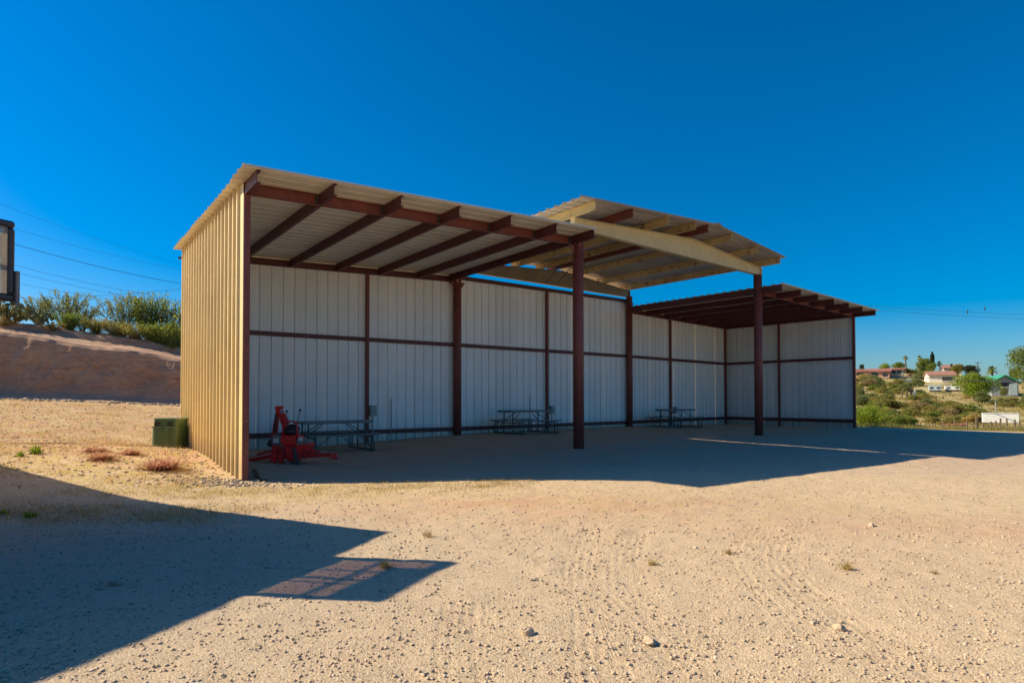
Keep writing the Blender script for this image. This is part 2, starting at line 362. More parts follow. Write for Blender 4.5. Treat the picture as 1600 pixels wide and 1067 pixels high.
# plan of the shed (metres, fitted to the photograph); heights are above the eye, Z() makes them world heights
A = np.array((-4.4658, 10.6168)); B = np.array((1.5626, 15.3114)); Cc = np.array((8.2068, 21.0566)); D = np.array((14.4354, 26.7064))
E_ = np.array((-7.9573, 15.3849)); F_ = np.array((-1.8671, 20.0699)); G_ = np.array((4.6492, 25.5668)); H_ = np.array((10.5543, 31.2946))
def Z(h): return h + EYE
ZG, ZS = Z(1.7181), Z(-0.939)
L0, L1, T0, T1, M0, M1 = Z(3.4433), Z(3.7143), Z(3.4833), Z(3.4334), Z(3.811), Z(3.8838)

_ctl = np.array([(*A, -.04), (*B, .10), (*Cc, .11), (*D, .055), (*E_, .16), (*F_, .175), (*G_, .19), (*H_, .07), (0, 3, 0), (-6, 7, .02), (6, 6, .0), (0, 9, .03),
                 (-7.85, 14.2, .2), (-15, 28.5, 1.02), (-24, 27, 1.40), (-12, 20, .55), (-20, 14, .5), (20, 22, -.04), (30, 20, 0), (14, 12, .0), (-12, 4, .1), (0, -20, 0), (30, -10, 0), (-30, -10, .3), (24, 28, -.22)])
def _k(r): return np.sqrt(r * r + 9.0)
_d = np.linalg.norm(_ctl[:, None, :2] - _ctl[None, :, :2], axis=2)
_w = np.linalg.solve(_k(_d) + 0.05 * np.eye(len(_ctl)), _ctl[:, 2])
def yard_z(x, y):
    x = np.asarray(x, float); y = np.asarray(y, float); s = np.zeros(np.broadcast(x, y).shape)
    for (cx, cy, _), w in zip(_ctl, _w): s = s + w * _k(np.hypot(x - cx, y - cy))
    return s
def gz(x, y):
    x = np.asarray(x, float); y = np.asarray(y, float)
    r = np.hypot(x, y); far = sstep(26, 45, r)
    z = yard_z(np.clip(x, -30, 34), np.clip(y, -20, 31))
    z = z + 0.028 * fbm(x * .5, y * .5, 3) * sstep(1, 6, r) + 0.010 * fbm(x * 4, y * 4, 3)
    # beyond the yard: a dip, then the far hillside
    a = x / np.maximum(y, 1)
    dip = -1.55 - 0.2 * sstep(30, 50, y)
    hill = dip + np.maximum(y - 55, 0) * 0.082 + 0.9 * fbm(x * .03 + 3, y * .03, 4) * sstep(60, 120, y)
    top = 9.6 - 5.5 * sstep(.55, .85, a) + 0.8 * fbm(x * .02, y * .02, 3)
    hill = np.where(y > 60, np.minimum(hill, top + 0.0 * y), hill)
    hill = hill * sstep(-.1, .25, a) + 0.6 * (1 - sstep(-.1, .25, a))
    t = sstep(30, 42, y + 0.12 * (x - 14)) if True else 0
    left = sstep(-6, 4, x)
    back = yard_z(np.clip(x, -30, 34), 31.0) * (1 - left) * 0 + 0.8 * (1 - left) + 0
    z = z * (1 - t) + t * (hill * left + 1.0 * (1 - left))
    # low berm of dirt along the far right edge of the yard
    return z
def gzf(x, y): return float(gz(np.array([x]), np.array([y]))[0])

# ---------------------------------------------------------------- ground sheet
def axis(lo, hi, step, out_lo, out_hi, g=1.09):
    a = list(np.arange(lo, hi, step)); s = step; x = a[-1]
    while x < out_hi: s = min(s * g, 60); x += s; a.append(x)
    s = step; x = a[0]; b = []
    while x > out_lo: s = min(s * g, 60); x -= s; b.append(x)
    return np.array(b[::-1] + a)
gx = axis(-7, 8.5, 0.06, -1500, 1800, 1.045); gy = axis(2.0, 11, 0.055, -400, 2500, 1.04)
X, Y = np.meshgrid(gx, gy, indexing='ij'); Zg = gz(X, Y)
near = 1 - sstep(16, 24, np.hypot(X, Y))
Zg = Zg + near * (0.008 * fbm(X * 7, Y * 7, 3) + 0.004 * fbm(X * 24, Y * 24, 2))
# tyre tracks pressed into the gravel: arcs (centre, radius, angle span)
trk = np.zeros(X.shape); trm = np.zeros(X.shape)
def px_ground(px, py, z=0.0):
    p = at(px, py, 10); d = p - Vector((0, 0, EYE)); t = (z - EYE) / d.z; q = Vector((0, 0, EYE)) + d * t; return np.array((q.x, q.y))
TRACKS = [[(720, 1067), (716, 1000), (722, 950)], [(935, 1067), (925, 960), (905, 900), (915, 850), (930, 830)], [(1010, 1010), (985, 940), (975, 880), (985, 840)], [(1290, 1010), (1230, 950), (1180, 900), (1165, 860), (1185, 830)], [(1060, 1030), (1010, 985), (960, 940)],
          [(1600, 800), (1400, 770), (1200, 785), (1000, 800)], [(1420, 1060), (1330, 990), (1260, 930), (1215, 880), (1230, 840)]]
for tr_ in TRACKS:
    P = np.array([px_ground(*p) for p in tr_]); Q = []
    for i in range(len(P) - 1):
        p0, p1, p2, p3 = P[max(i - 1, 0)], P[i], P[i + 1], P[min(i + 2, len(P) - 1)]
        for t in np.linspace(0, 1, 10, endpoint=False):
            Q.append(0.5 * ((2 * p1) + (-p0 + p2) * t + (2 * p0 - 5 * p1 + 4 * p2 - p3) * t * t + (-p0 + 3 * p1 - 3 * p2 + p3) * t ** 3))
    Q = np.array(Q + [P[-1]]); best = np.full(X.shape, 9.0); lat = np.zeros(X.shape)
    for a_, b_ in zip(Q[:-1], Q[1:]):
        d = b_ - a_; L = np.hypot(*d); d = d / L; ux = X - a_[0]; uy = Y - a_[1]; t = np.clip(ux * d[0] + uy * d[1], 0, L)
        ox = ux - t * d[0]; oy = uy - t * d[1]; dist = np.hypot(ox, oy); sg = ux * -d[1] + uy * d[0]; m = dist < best; best = np.where(m, dist, best); lat = np.where(m, sg, lat)
    m = best < 0.20; trk = np.where(m, lat, trk); trm = np.maximum(trm, (1 - sstep(0.12, 0.19, best)))
Zg = Zg - 0.004 * trm
nx, ny = X.shape; idx = np.arange(nx * ny).reshape(nx, ny)
quads = np.stack([idx[:-1, :-1], idx[1:, :-1], idx[1:, 1:], idx[:-1, 1:]], -1).reshape(-1, 4)
me = npmesh('ground', np.stack([X.ravel(), Y.ravel(), Zg.ravel()], 1), quads, ['ground', 'hill_soil'], True)
cx_ = X.ravel()[quads].mean(1); cy_ = Y.ravel()[quads].mean(1)
me.polygons.foreach_set('material_index', ((cy_ + 0.12 * (cx_ - 14) > 34)).astype(np.int32))
att = me.attributes.new('track', 'FLOAT_VECTOR', 'POINT'); att.data.foreach_set('vector', np.stack([trk.ravel(), trm.ravel(), 0 * trk.ravel()], 1).astype(np.float32).ravel())
tone = np.zeros((nx * ny, 4), np.float32); xr, yr = X.ravel(), Y.ravel(); ang = xr / np.maximum(yr, 1)
leftw = sstep(-.33, -.45, ang) if False else 1 - sstep(-.47, -.38, ang)
tone[:, 0] = leftw * sstep(9.5, 14, yr) + 0.35 * sstep(11, 12.5, yr) * (1 - leftw)
tone[:, 0] += 0.75 * np.exp(-((xr - .3) / 2.6) ** 2 - ((yr - 7.6) / 1.0) ** 2) + 0.5 * np.exp(-((xr - 5.5) / 3.0) ** 2 - ((yr - 6.2) / .7) ** 2)
tone[:, 1] = np.clip(leftw * sstep(8.5, 10.5, yr) + 0.9 * np.exp(-((xr + 3.4) / 2.6) ** 2 - ((yr - 9.3) / .9) ** 2) + 0.35 * np.exp(-((xr - 2) / 5) ** 2 - ((yr - 7.6) / 1.2) ** 2), 0, 1)
tone[:, 2] = 0.9 * np.exp(-((xr + 4) / 3.2) ** 2 - ((yr - 5) / 2.6) ** 2) + 0.5 * (yr > 10.5) * (1 - leftw) * np.exp(-((yr - 15) / 7) ** 2)
tone[:, 3] = 1
ca = me.color_attributes.new('tone', 'FLOAT_COLOR', 'POINT'); ca.data.foreach_set('color', tone.ravel())
tag(link('ground', me), 'sunlit tan gravel yard running out to the dry hillside', kind='structure')

# ---------------------------------------------------------------- loose stones (nobody could count them)
def stones(name, n, place, smin, smax, power, label, seed):
    r = np.random.RandomState(seed); t = (1 + 5 ** .5) / 2
    iv = np.array([(-1, t, 0), (1, t, 0), (-1, -t, 0), (1, -t, 0), (0, -1, t), (0, 1, t), (0, -1, -t), (0, 1, -t), (t, 0, -1), (t, 0, 1), (-t, 0, -1), (-t, 0, 1)]) / math.hypot(1, t)
    fi = np.array([(0, 11, 5), (0, 5, 1), (0, 1, 7), (0, 7, 10), (0, 10, 11), (1, 5, 9), (5, 11, 4), (11, 10, 2), (10, 7, 6), (7, 1, 8), (3, 9, 4), (3, 4, 2), (3, 2, 6), (3, 6, 8), (3, 8, 9), (4, 9, 5), (2, 4, 11), (6, 2, 10), (8, 6, 7), (9, 8, 1)])
    x, y = place(r, n); z = gz(x, y); s = smin + (smax - smin) * r.rand(n) ** power
    jit = 1 + 0.55 * (r.rand(n, 12) - .5); sc = np.stack([s * (.7 + .7 * r.rand(n)), s * (.7 + .6 * r.rand(n)), s * (.35 + .45 * r.rand(n))], 1)
    v = iv[None] * jit[:, :, None] * sc[:, None, :]; a = r.rand(n) * 6.283; ca_, sa = np.cos(a)[:, None], np.sin(a)[:, None]
    vx = v[:, :, 0] * ca_ - v[:, :, 1] * sa; vy = v[:, :, 0] * sa + v[:, :, 1] * ca_
    v = np.stack([vx + x[:, None], vy + y[:, None], v[:, :, 2] + z[:, None] + sc[:, 2][:, None] * 0.35], 2).reshape(-1, 3)
    f = (fi[None] + (np.arange(n) * 12)[:, None, None]).reshape(-1, 3)
    me = npmesh(name, v, f, 'stone'); at_ = me.attributes.new('shade', 'FLOAT', 'POINT'); at_.data.foreach_set('value', np.repeat(r.rand(n), 12).astype(np.float32))
    return tag(link(name, me), label, kind='stuff')
def pl_near(r, n):
    y = 2.6 + 8.2 * r.rand(n) ** 1.5; x = (r.rand(n) * 2 - 1) * (y * .9 + .5); return x, y
def pl_mid(r, n):
    y = 5 + 16 * r.rand(n) ** 1.2; x = (r.rand(n) * 2 - 1) * (y * .88); return x, y
def pl_foot(r, n):
    t = r.rand(n); x = A[0] - .25 - 3.2 * t + r.randn(n) * .18; y = A[1] - .25 + 4.3 * t + r.randn(n) * .22; k = r.rand(n) < .72
    x = np.where(k, A[0] - .1 + r.randn(n) * .55, x); y = np.where(k, A[1] - .35 + r.randn(n) * .22, y); return x, y
stones('gravel', 78000, pl_near, 0.0022, 0.012, 6.5, 'loose tan gravel strewn over the near yard', 1)
stones('pebbles', 7000, pl_mid, 0.004, 0.018, 4.6, 'scattered larger pebbles lying over the yard', 2)
stones('rubble', 900, pl_foot, 0.010, 0.038, 2.4, 'crushed grey rubble heaped along the foot of the left wall', 3)
def pl_toe(r, n):
    x = -30 + 20 * r.rand(n); y = 27.9 + .22 * (x + 20) + np.abs(r.randn(n)) * -.5; return x, y
stones('bank_scree', 1500, pl_toe, 0.02, 0.11, 3.0, 'loose stones and clods fallen along the foot of the earth bank', 9)
def pl_left(r, n):
    y = 9.5 + 17 * r.rand(n); x = -y * (.50 + .35 * r.rand(n)); return x, y
stones('gravel_slope', 4500, pl_left, 0.008, 0.035, 4.0, 'stones strewn over the reddish slope before the bank', 4)

# a few single rocks that stand out
def rock(px, py, s, label, seed, flat=0.55):
    p = px_ground(px, py, 0.02); r = np.random.RandomState(seed); m = MB(); m.ell((0, 0, 0), (s, s * .75, s * flat), 9, 6)
    m.v = [tuple(np.array(v) * (1 + .35 * (r.rand() - .5))) for v in m.v]
    me = m.mesh('rock', 'stone'); a = me.attributes.new('shade', 'FLOAT', 'POINT'); a.data.foreach_set('value', np.full(len(me.vertices), .35 + .5 * r.rand(), np.float32))
    o = link('rock', me, loc=(p[0], p[1], gzf(*p) + s * flat * .35), rot=(0, 0, r.rand() * 6)); tag(o, label, 'rock')
rock(1014, 997, 0.050, 'flat tan rock with a long shadow on the open gravel', 5, .35)
rock(1310, 978, 0.034, 'pale angular rock alone on the right side of the gravel', 6, .7)
rock(1361, 823, 0.036, 'small dark rock on the sunlit gravel beyond the tyre tracks', 7, .7)
rock(824, 985, 0.04, 'grey rock on the gravel beside the straight tyre track', 8, .7)

# ---------------------------------------------------------------- THE SHED
shed = empty('metal_shed', (A[0], A[1], gzf(*A)), 0, 'long open-fronted steel shed with tan ribbed walls and a rust red frame', 'shed')
PITCH_R = 0.3048; RH = 0.044
def ribline(length, start=0.0):
    """R-panel cross-section: (s, h) points"""
    pts = []; k = 0
    while k * PITCH_R < length + 1e-6:
        s0 = k * PITCH_R + .06
        for ds, h in ((-.030, 0), (-.018, RH), (.018, RH), (.030, 0), (.095, 0), (.105, .004), (.115, 0), (.19, 0), (.20, .004), (.21, 0)):
            pts.append((s0 + ds, h))
        k += 1
    pts = [p for p in pts if 0 <= p[0] <= length]
    if not pts or pts[0][0] > 1e-6: pts.insert(0, (0, 0 if (not pts or pts[0][1] == 0) else pts[0][1]))
    if pts[-1][0] < length - 1e-6: pts.append((length, 0))
    return pts
def v3(p, z): return V3((p[0], p[1], z))
def wall_sheets(p, q, n, z0f, z1f, phase=0.15, name='wall_sheet', label=None):
    """ribbed sheets standing from p to q; n = outward side; one object a sheet, 3 ribs each"""
    L = np.linalg.norm(q - p); u = (q - p) / L; s = 0.0; i = 0
    while s < L - 0.02:
        w = min(3 * PITCH_R - (phase if i == 0 else 0), L - s); m = MB(); pts = []
        full = ribline(3 * PITCH_R)
        for a, h in full:
            a2 = a - (phase if i == 0 else 0)
            if -1e-6 <= a2 <= w + 1e-6: pts.append((a2, h))
        if pts[0][0] > 1e-3: pts.insert(0, (0, pts[0][1]))
        if pts[-1][0] < w - 1e-3: pts.append((w, pts[-1][1]))
        vs = []; off = 0.0015 * (i % 2) + rng.rand() * .001
        for a, h in pts:
            b = p + u * (s + a) + n * (h + off); t = (s + a) / L; g = gzf(b[0], b[1])
            vs += [v3(b, g - .06 if z0f is None else z0f(t)), v3(b, z1f(t))]
        fs = [(2 * k, 2 * k + 2, 2 * k + 3, 2 * k + 1) for k in range(len(pts) - 1)]
        if (np.cross(np.append(u, 0), (0, 0, 1)) @ np.append(n, 0)) < 0: fs = [f[::-1] for f in fs]
        m.add(vs, fs); part(name, m, 'wall_sheet', shed, world=True, label=label); s += w; i += 1
uL = (B - A) / np.linalg.norm(B - A); uM = (Cc - B) / np.linalg.norm(Cc - B); uR = (D - Cc) / np.linalg.norm(D - Cc)
def perp_out(u): return np.array((-u[1], u[0]))      # away from the camera for the back walls
def unit(v): return v / np.linalg.norm(v)
dL = unit(E_ - A); dM = unit(F_ - B); dR = unit(G_ - Cc); dR2 = unit(H_ - D)
T = 0.05
# back walls (girts and posts stand on the inner side)
wall_sheets(E_, F_, perp_out(unit(F_ - E_)), None, lambda t: L0 + (L1 - L0) * t + .199)
wall_sheets(F_, G_, perp_out(unit(G_ - F_)), None, lambda t: M0 + (M1 - M0) * t + .11)
wall_sheets(G_, H_ + unit(H_ - G_) * .06, perp_out(unit(H_ - G_)), None, lambda t: T0 + (T1 - T0) * t + .199)
# end walls
nl = -np.array((dL[1], -dL[0])); nl = nl if nl[0] < 0 else -nl
A_w = A - dL * .02
wall_sheets(A_w + nl * .055, E_ + nl * .055, nl, None, lambda t: L0 + .20, phase=.10, label='sunlit tan ribbed wall sheet')
nr = np.array((dR2[1], -dR2[0])); nr = nr if nr[0] > 0 else -nr
wall_sheets(H_ + nr * .05 + dR2 * .05, D + nr * .05, nr, None, lambda t: T1 + .199, phase=.05)

def channel(name, p, q, depth, flange, mat, label=None, th=.012, flip=1, lean=None):
    """C section, p-q is the middle of the underside"""
    f = flange * flip; t = th * flip
    poly = [(-f / 2, 0), (f / 2, 0), (f / 2, th), (-f / 2 + t, th), (-f / 2 + t, depth - th), (f / 2, depth - th), (f / 2, depth), (-f / 2, depth)]
    m = MB(); m.prof(p, q, poly if flip > 0 else poly[::-1]); return part(name, m, mat, shed, world=True, label=label)
def ibeam(name, p, q, depth, flange, mat, label=None, th=.014):
    f = flange / 2; w = th / 2
    poly = [(-f, 0), (f, 0), (f, th), (w, th), (w, depth - th), (f, depth - th), (f, depth), (-f, depth), (-f, depth - th), (-w, depth - th), (-w, th), (-f, th)]
    m = MB(); m.prof(p, q, poly); return part(name, m, mat, shed, world=True, label=label)
def bar(name, p, q, w, h, mat, label=None):
    m = MB(); m.beam(p, q, w, h); return part(name, m, mat, shed, world=True, label=label)

# left bay: purlins flush with the eave beam, sheets on top
NP = 6; PD = .20; OV = .76
def bay(P0, P1, Q0, Q1, z0, z1, front_ov, inset_last, sheet_label, side0, side1, lab):
    """P front line, Q back line; purlins run Q->P and stick out front"""
    u = unit(P1 - P0); LP = np.linalg.norm(P1 - P0); LQ = np.linalg.norm(Q1 - Q0); uq = unit(Q1 - Q0)
    for i in range(NP + 1):
        t = i / NP; a = P0 + u * (LP * t - (inset_last if i == NP else 0)); b = Q0 + uq * (LQ * t - (inset_last if i == NP else 0)); z = z0 + (z1 - z0) * t
        d = unit(a - b); channel('purlin', v3(b - d * .02, z), v3(a + d * front_ov, z), PD, .065, 'red_steel', flip=-1 if i < NP else 1)
        if i < NP:      # eave beam: one length between two purlins, with the end plate
            t2 = (i + 1) / NP; a2 = P0 + u * (LP * t2 - (inset_last if i == NP - 1 else 0)); zz = z0 + (z1 - z0) * t2
            channel('eave_beam', v3(a + u * .036, z + .001), v3(a2 - u * .036, zz + .001), PD - .002, .07, 'red_steel_worn', flip=1)
        if i: m = MB(); m.beam(v3(a - u * .045, z + .01), v3(a - u * .045, z + PD - .01), .012, .09, up=(u[0], u[1], 0)); part('cleat_plate', m, 'dark_steel', shed, world=True)
    # back eave beam
    channel('eave_beam', v3(Q0 - perp_out(uq) * .06, z0 - .012), v3(Q1 - perp_out(uq) * .06, z1 - .012), .17, .06, 'red_steel')
def roof_sheets(P0, P1, dF, dB_, lenB, front, back, zf, s0, s1, mat, label=None, n_along=1, zoff=0.0, name='roof_sheet'):
    """ribs run along P0->P1; strips laid one behind another from the front edge to the back"""
    u = unit(P1 - P0); L = np.linalg.norm(P1 - P0); tot = front + lenB + back; s = 0.0; i = 0
    while s < tot - .03:
        w = min(3 * PITCH_R, tot - s); pts = [p for p in ribline(3 * PITCH_R) if p[0] <= w + 1e-6]
        if pts[-1][0] < w - 1e-3: pts.append((w, pts[-1][1]))
        vs = []; ja = (rng.rand() - .5) * .03; jb = (rng.rand() - .5) * .03; st = [s0 + ja] + list(np.linspace(s0, s1, n_along + 1)[1:-1]) + [s1 + jb]
        for a, h in pts:
            q = s + a - front
            for x in st:
                k = x / L; b0 = P0 + u * x; dd = unit(dF * (1 - k) + dB_ * k); b = b0 + dd * q; vs.append(v3(b, zf(x) + h + .004 + zoff + .0015 * (i % 2)))
        c = len(st); fs = [(k * c + j, k * c + j + 1, (k + 1) * c + j + 1, (k + 1) * c + j) for k in range(len(pts) - 1) for j in range(c - 1)]
        m = MB(); m.add(vs, fs); part(name, m, mat, shed, world=True, label=label); s += w; i += 1
LL = np.linalg.norm(B - A); LR = np.linalg.norm(D - Cc)
bay(A, B, E_, F_, L0, L1, OV, .16, None, 0, 0, 'left')
roof_sheets(A, B, dL, dM, np.linalg.norm(E_ - A), OV + .09, .12, lambda x: L0 + PD + (L1 - L0) * x / LL, -.245, LL - .12, 'roof_sheet', n_along=2)
bay(Cc, D, G_, H_, T0, T1, OV + .08, 0.0, None, 0, 0, 'right')
roof_sheets(Cc, D, dR, dR2, np.linalg.norm(G_ - Cc), OV + .17, .30, lambda x: T0 + PD + (T1 - T0) * x / LR, -.10, LR + .28, 'roof_sheet', n_along=2)

# rafter plates visible over the left gable end
# posts
def square_post(p, z1, w, label=None, rot=0.0, z0=None):
    g = gzf(*p) - .12 if z0 is None else z0; m = MB(); m.box((p[0], p[1], (g + z1) / 2), (w, w, z1 - g), rot); return part('post', m, 'red_steel_worn', shed, world=True, label=label, bevel=.008)
def pipe_post(p, z1, r, label=None):
    g = gzf(*p) - .15; m = MB(); m.tube([v3(p, g), v3(p, z1)], r, 28); o = part('post', m, 'red_steel_worn', shed, world=True, label=label, smooth=False)
    o.data.polygons.foreach_set('use_smooth', [len(f.vertices) == 4 for f in o.data.polygons]); return o
angL = math.atan2(uL[1], uL[0]); angR = math.atan2(uR[1], uR[0])
def on_line(p, q, px):
    """point of the plan line p-q seen at photo column px"""
    k = (px - 800) / F_PX; d = q - p; t = (k * p[1] - p[0]) / (d[0] - k * d[1]); return p + d * t
square_post(A + uL * .0, L0 - .002, .105, 'square corner post on the sunny left end', angL)
square_post(E_ + unit(F_ - E_) * .06 + nl * .04, L0 - .02, .10, None, angL)
pB, pC, pF, pG = B + uL * .06, Cc - uM * .03, on_line(F_, G_, 710.5) - perp_out(uM) * .14, on_line(F_, G_, 979.5) - perp_out(uM) * .14
GB = Z(4.114)
pipe_post(pB, GB, .130, 'thick round front post nearest the camera'); pipe_post(pC, GB, .136, 'thick round front post at the right of the gable')
pipe_post(pF, GB, .125); pipe_post(pG, GB, .125)
square_post(D - uR * .03, T1 - .002, .10, None, angR); square_post(H_ + np.array((-.05, -.12)), T1 - .02, .10, None, angR)
for (p, q, px, z1) in ((E_, F_, 572.3, L0 + (L1 - L0) * .6 - .02), (F_, G_, 853, M0 + .02), (G_, H_, 1046, T0 - .02), (H_, D, 1218.5, T1 - .01)):
    b = on_line(p, q, px); side = -perp_out(unit(q - p)) if p is not H_ else -nr
    square_post(b + side * .06, z1, .09, None, math.atan2(*(q - p)[::-1]))
# girts: mid rail and base rail of each wall, in lengths between posts
def girt(p, q, z, h, side, a=0.0, b=0.0):
    u = unit(q - p); m = MB(); m.beam(v3(p + u * a + side * .045, z), v3(q - u * b + side * .045, z), .055, h); part('girt', m, 'red_steel', shed, world=True)
stops = [(E_, [None, 572.3, None], F_), (F_, [None, 853, None], G_), (G_, [None, 1046, None], H_)]
for p, s_, q in stops:
    mid = on_line(p, q, s_[1]); side = -perp_out(unit(q - p))
    for z, h in ((ZG, .115), (ZS, .125)):
        girt(p, mid, z, h, side, .02, .05); girt(mid, q, z, h, side, .05, .02)
mid = on_line(H_, D, 1218.5)
for z, h in ((ZG, .115), (ZS, .14)):
    girt(H_, mid, z, h, -nr, .05, .05); girt(mid, D, z, h, -nr, .05, .06)
    girt(A, E_, z, h, -nl, .06, .06)
channel('eave_beam', v3(F_ - perp_out(uM) * .05, M0), v3(G_ - perp_out(uM) * .05, M1), .12, .08, 'red_steel')
m = MB(); m.prof(v3(A_w + nl * .03, L0 - .005), v3(E_ + nl * .03, L0 - .005), [(-.02, 0), (.02, 0), (.02, .2), (-.02, .2)]); part('rake_angle', m, 'red_steel', shed, world=True)
# gusset plates at the heads of the pipe posts
for p, u, z in ((pB, uL, L1 - .01), (pF, uM, L1 - .01), (pG, uM, M1 - .01)):
    for sgn in (-1, 1):
        m = MB(); c = p + u * sgn * .12; q = p + u * sgn * .30
        w = np.array((-u[1], u[0])) * .008
        vs = [v3(c - w, z), v3(q - w, z), v3(c - w, z - .24), v3(c + w, z), v3(q + w, z), v3(c + w, z - .24)]
        m.add(vs, [(0, 1, 2), (5, 4, 3), (0, 3, 4, 1), (1, 4, 5, 2), (2, 5, 3, 0)]); part('gusset_plate', m, 'red_steel_worn', shed, world=True)
# bracket between the right bay and its round post
m = MB(); m.beam(v3(pC + uR * .1, T0 + .08), v3(pC + uR * .1 - dR * .55, T0 + .09), .05, .22); part('bracket', m, 'red_steel_worn', shed, world=True)

# raised gable over the middle bay
LM = np.linalg.norm(Cc - B); LB = np.linalg.norm(G_ - F_); apex = .565
zend, zap, zbot = Z(4.36), Z(4.68), Z(4.115)
def tapered(p, q, mat, label):
    u = unit(q - p); L = np.linalg.norm(q - p); w = np.array((-u[1], u[0])); m = MB()
    def plate(th, prof):
        n = len(prof); vs = [v3(p + u * s + w * k * th / 2, z) for k in (-1, 1) for s, z in prof]
        m.add(vs, [tuple(range(n - 1, -1, -1)), tuple(range(n, 2 * n))] + [(i, (i + 1) % n, n + (i + 1) % n, n + i) for i in range(n)])
    e = .12
    plate(.012, [(-e, zbot), (L + e, zbot), (L + e, zend), (L * apex, zap), (-e, zend)])
    for s0, a, s1, b in ((-e, zbot, L + e, zbot), (-e, zend, L * apex, zap), (L * apex, zap, L + e, zend)):
        plate(.15, [(s0, a - .007), (s1, b - .007), (s1, b + .007), (s0, a + .007)])
    for s, h in ((-e, zend), (L + e, zend)):
        m.beam(v3(p + u * s, zbot), v3(p + u * s, h), .15, .014, up=(u[0], u[1], 0))
    o = part('gable_beam', m, mat, shed, world=True, label=label); return o
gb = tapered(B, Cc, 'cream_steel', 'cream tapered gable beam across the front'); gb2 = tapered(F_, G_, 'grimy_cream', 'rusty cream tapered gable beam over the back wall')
def zpl(x, L): k = x / L; return zend + (zap - zend) * (k / apex if k < apex else (1 - k) / (1 - apex)) + .01
fr_ov = .80
ends = [(930, 'cream_steel', 0.05), (989, 'red_steel_worn', 0), (1047, 'rusty_cream', 0), (1088, 'rusty_cream', 0), (1109, 'red_steel_worn', 0), (1146, 'rusty_cream', 0), (1187, 'rusty_cream', 0), (1221.5, 'rusty_cream', 0)]
Pf0, Pf1 = B - dM * fr_ov, Cc - dR * fr_ov
for k, (px, mat, _) in enumerate(ends):
    e = on_line(Pf0, Pf1, px); s = (e - Pf0) @ unit(Pf1 - Pf0) / np.linalg.norm(Pf1 - Pf0)
    a = B + (Cc - B) * s; b = F_ + (G_ - F_) * s; d = unit(a - b); z = zpl(s * LM, LM) + .002
    channel('roof_purlin', v3(b - d * .35, z), v3(a + d * (fr_ov + (.0 if k != 2 else -.05)), z), .205, .07, mat, flip=1 if k < 4 else -1,
            label={0: 'sunlit cream purlin at the left edge of the gable', 1: 'rust red purlin of the gable roof'}.get(k))
    m = MB(); m.beam(v3(a + uM * .045, z + .01), v3(a + uM * .045, z + .19), .10, .012, up=(uM[0], uM[1], 0))
    cl = part('cleat_plate', m, 'galv' if k == 0 else 'dark_steel', shed, world=True)
    # bolts on the first cleat
    if k == 0:
        mb = MB()
        for i in range(4):
            for j in (-1, 1):
                c = v3(a + dM * -.03 * 0 + uM * -.04 + dM * j * .025, z + .04 + i * .04); mb.tube([c, c - np.append(uM, 0) * .012], .008, 6)
        part('bolts', mb, 'chrome', shed, world=True)
# the odd red splice length on the ridge purlin
ZR = .215
roof_sheets(B, Cc, dM, dR, np.linalg.norm(F_ - B), fr_ov + .10, .45, lambda x: zpl(x, LM) + ZR, -.66, LM * apex, 'old_roof_sheet', name='gable_roof_sheet', zoff=.0)
roof_sheets(B, Cc, dM, dR, np.linalg.norm(F_ - B), fr_ov + .10, .45, lambda x: zpl(x, LM) + ZR, LM * apex, LM + .22, 'old_roof_sheet', name='gable_roof_sheet', zoff=.001)
m = MB()
ra, rb = B + uM * LM * apex - dM * (fr_ov + .12), F_ + unit(G_ - F_) * LB * apex + dM * .47
for sgn in (-1, 1):
    w = uM * sgn; zr = zpl(LM * apex, LM) + ZR
    m.add([v3(ra, zr + .055), v3(rb, zr + .055), v3(rb + w * .18, zr + .032), v3(ra + w * .18, zr + .032)], [(0, 1, 2, 3)])
part('ridge_cap', m, 'old_roof_sheet', shed, world=True)
# sag rods under the gable
for (x0, y0, x1, y1) in ((852, 443, 877, 412), (870, 444, 893, 418)):
    p = at(x0, y0, 22.0); q = at(x1, y1, 20.6); m = MB(); m.tube([p, q], .014, 6); part('brace_rod', m, 'dark_steel', shed, world=True)
# floodlight under the left eave
m = MB(); p = at(288, 402, 15.3); m.box(p, (.10, .08, .06)); m.box(p + Vector((-.10, 0, 0)), (.06, .06, .05)); m.tube([p, p + Vector((.12, .05, .05))], .012, 6)
tag(part('floodlight', m, 'dark_steel'), 'tiny dark floodlight under the eave at the back left corner of the shed', 'lamp')

# electrical boxes and tap risers on the back wall
def wall_box(px, py, line, w, h, label):
    b = on_line(*line, px); side = -perp_out(unit(line[1] - line[0])); b = b + side * .16; zc = at(px, py, b[1]).z; rot = math.atan2(*(line[1] - line[0])[::-1])
    t = empty('electrical_box', (b[0], b[1], zc), rot, label, 'electrical box')
    m = MB(); m.box((0, 0, 0), (w, .1, h)); part('box', m, 'galv', t, bevel=.008)
    m = MB(); m.box((0, -.056, .01), (w * .86, .012, h * .8)); part('cover', m, 'galv', t, bevel=.004)
    m = MB(); m.tube([(0, .02, -h / 2), (0, .02, -(zc - gzf(*b)) + .02)], .02, 8); part('conduit', m, 'galv', t)
wall_box(579, 641, (E_, F_), .20, .30, 'grey electrical box on the post behind the picnic table by the red backhoe')
wall_box(858, 640, (F_, G_), .18, .28, 'grey electrical box on the post behind the middle picnic table')
wall_box(1050, 641, (G_, H_), .18, .28, 'grey electrical box on the post behind the far picnic table')
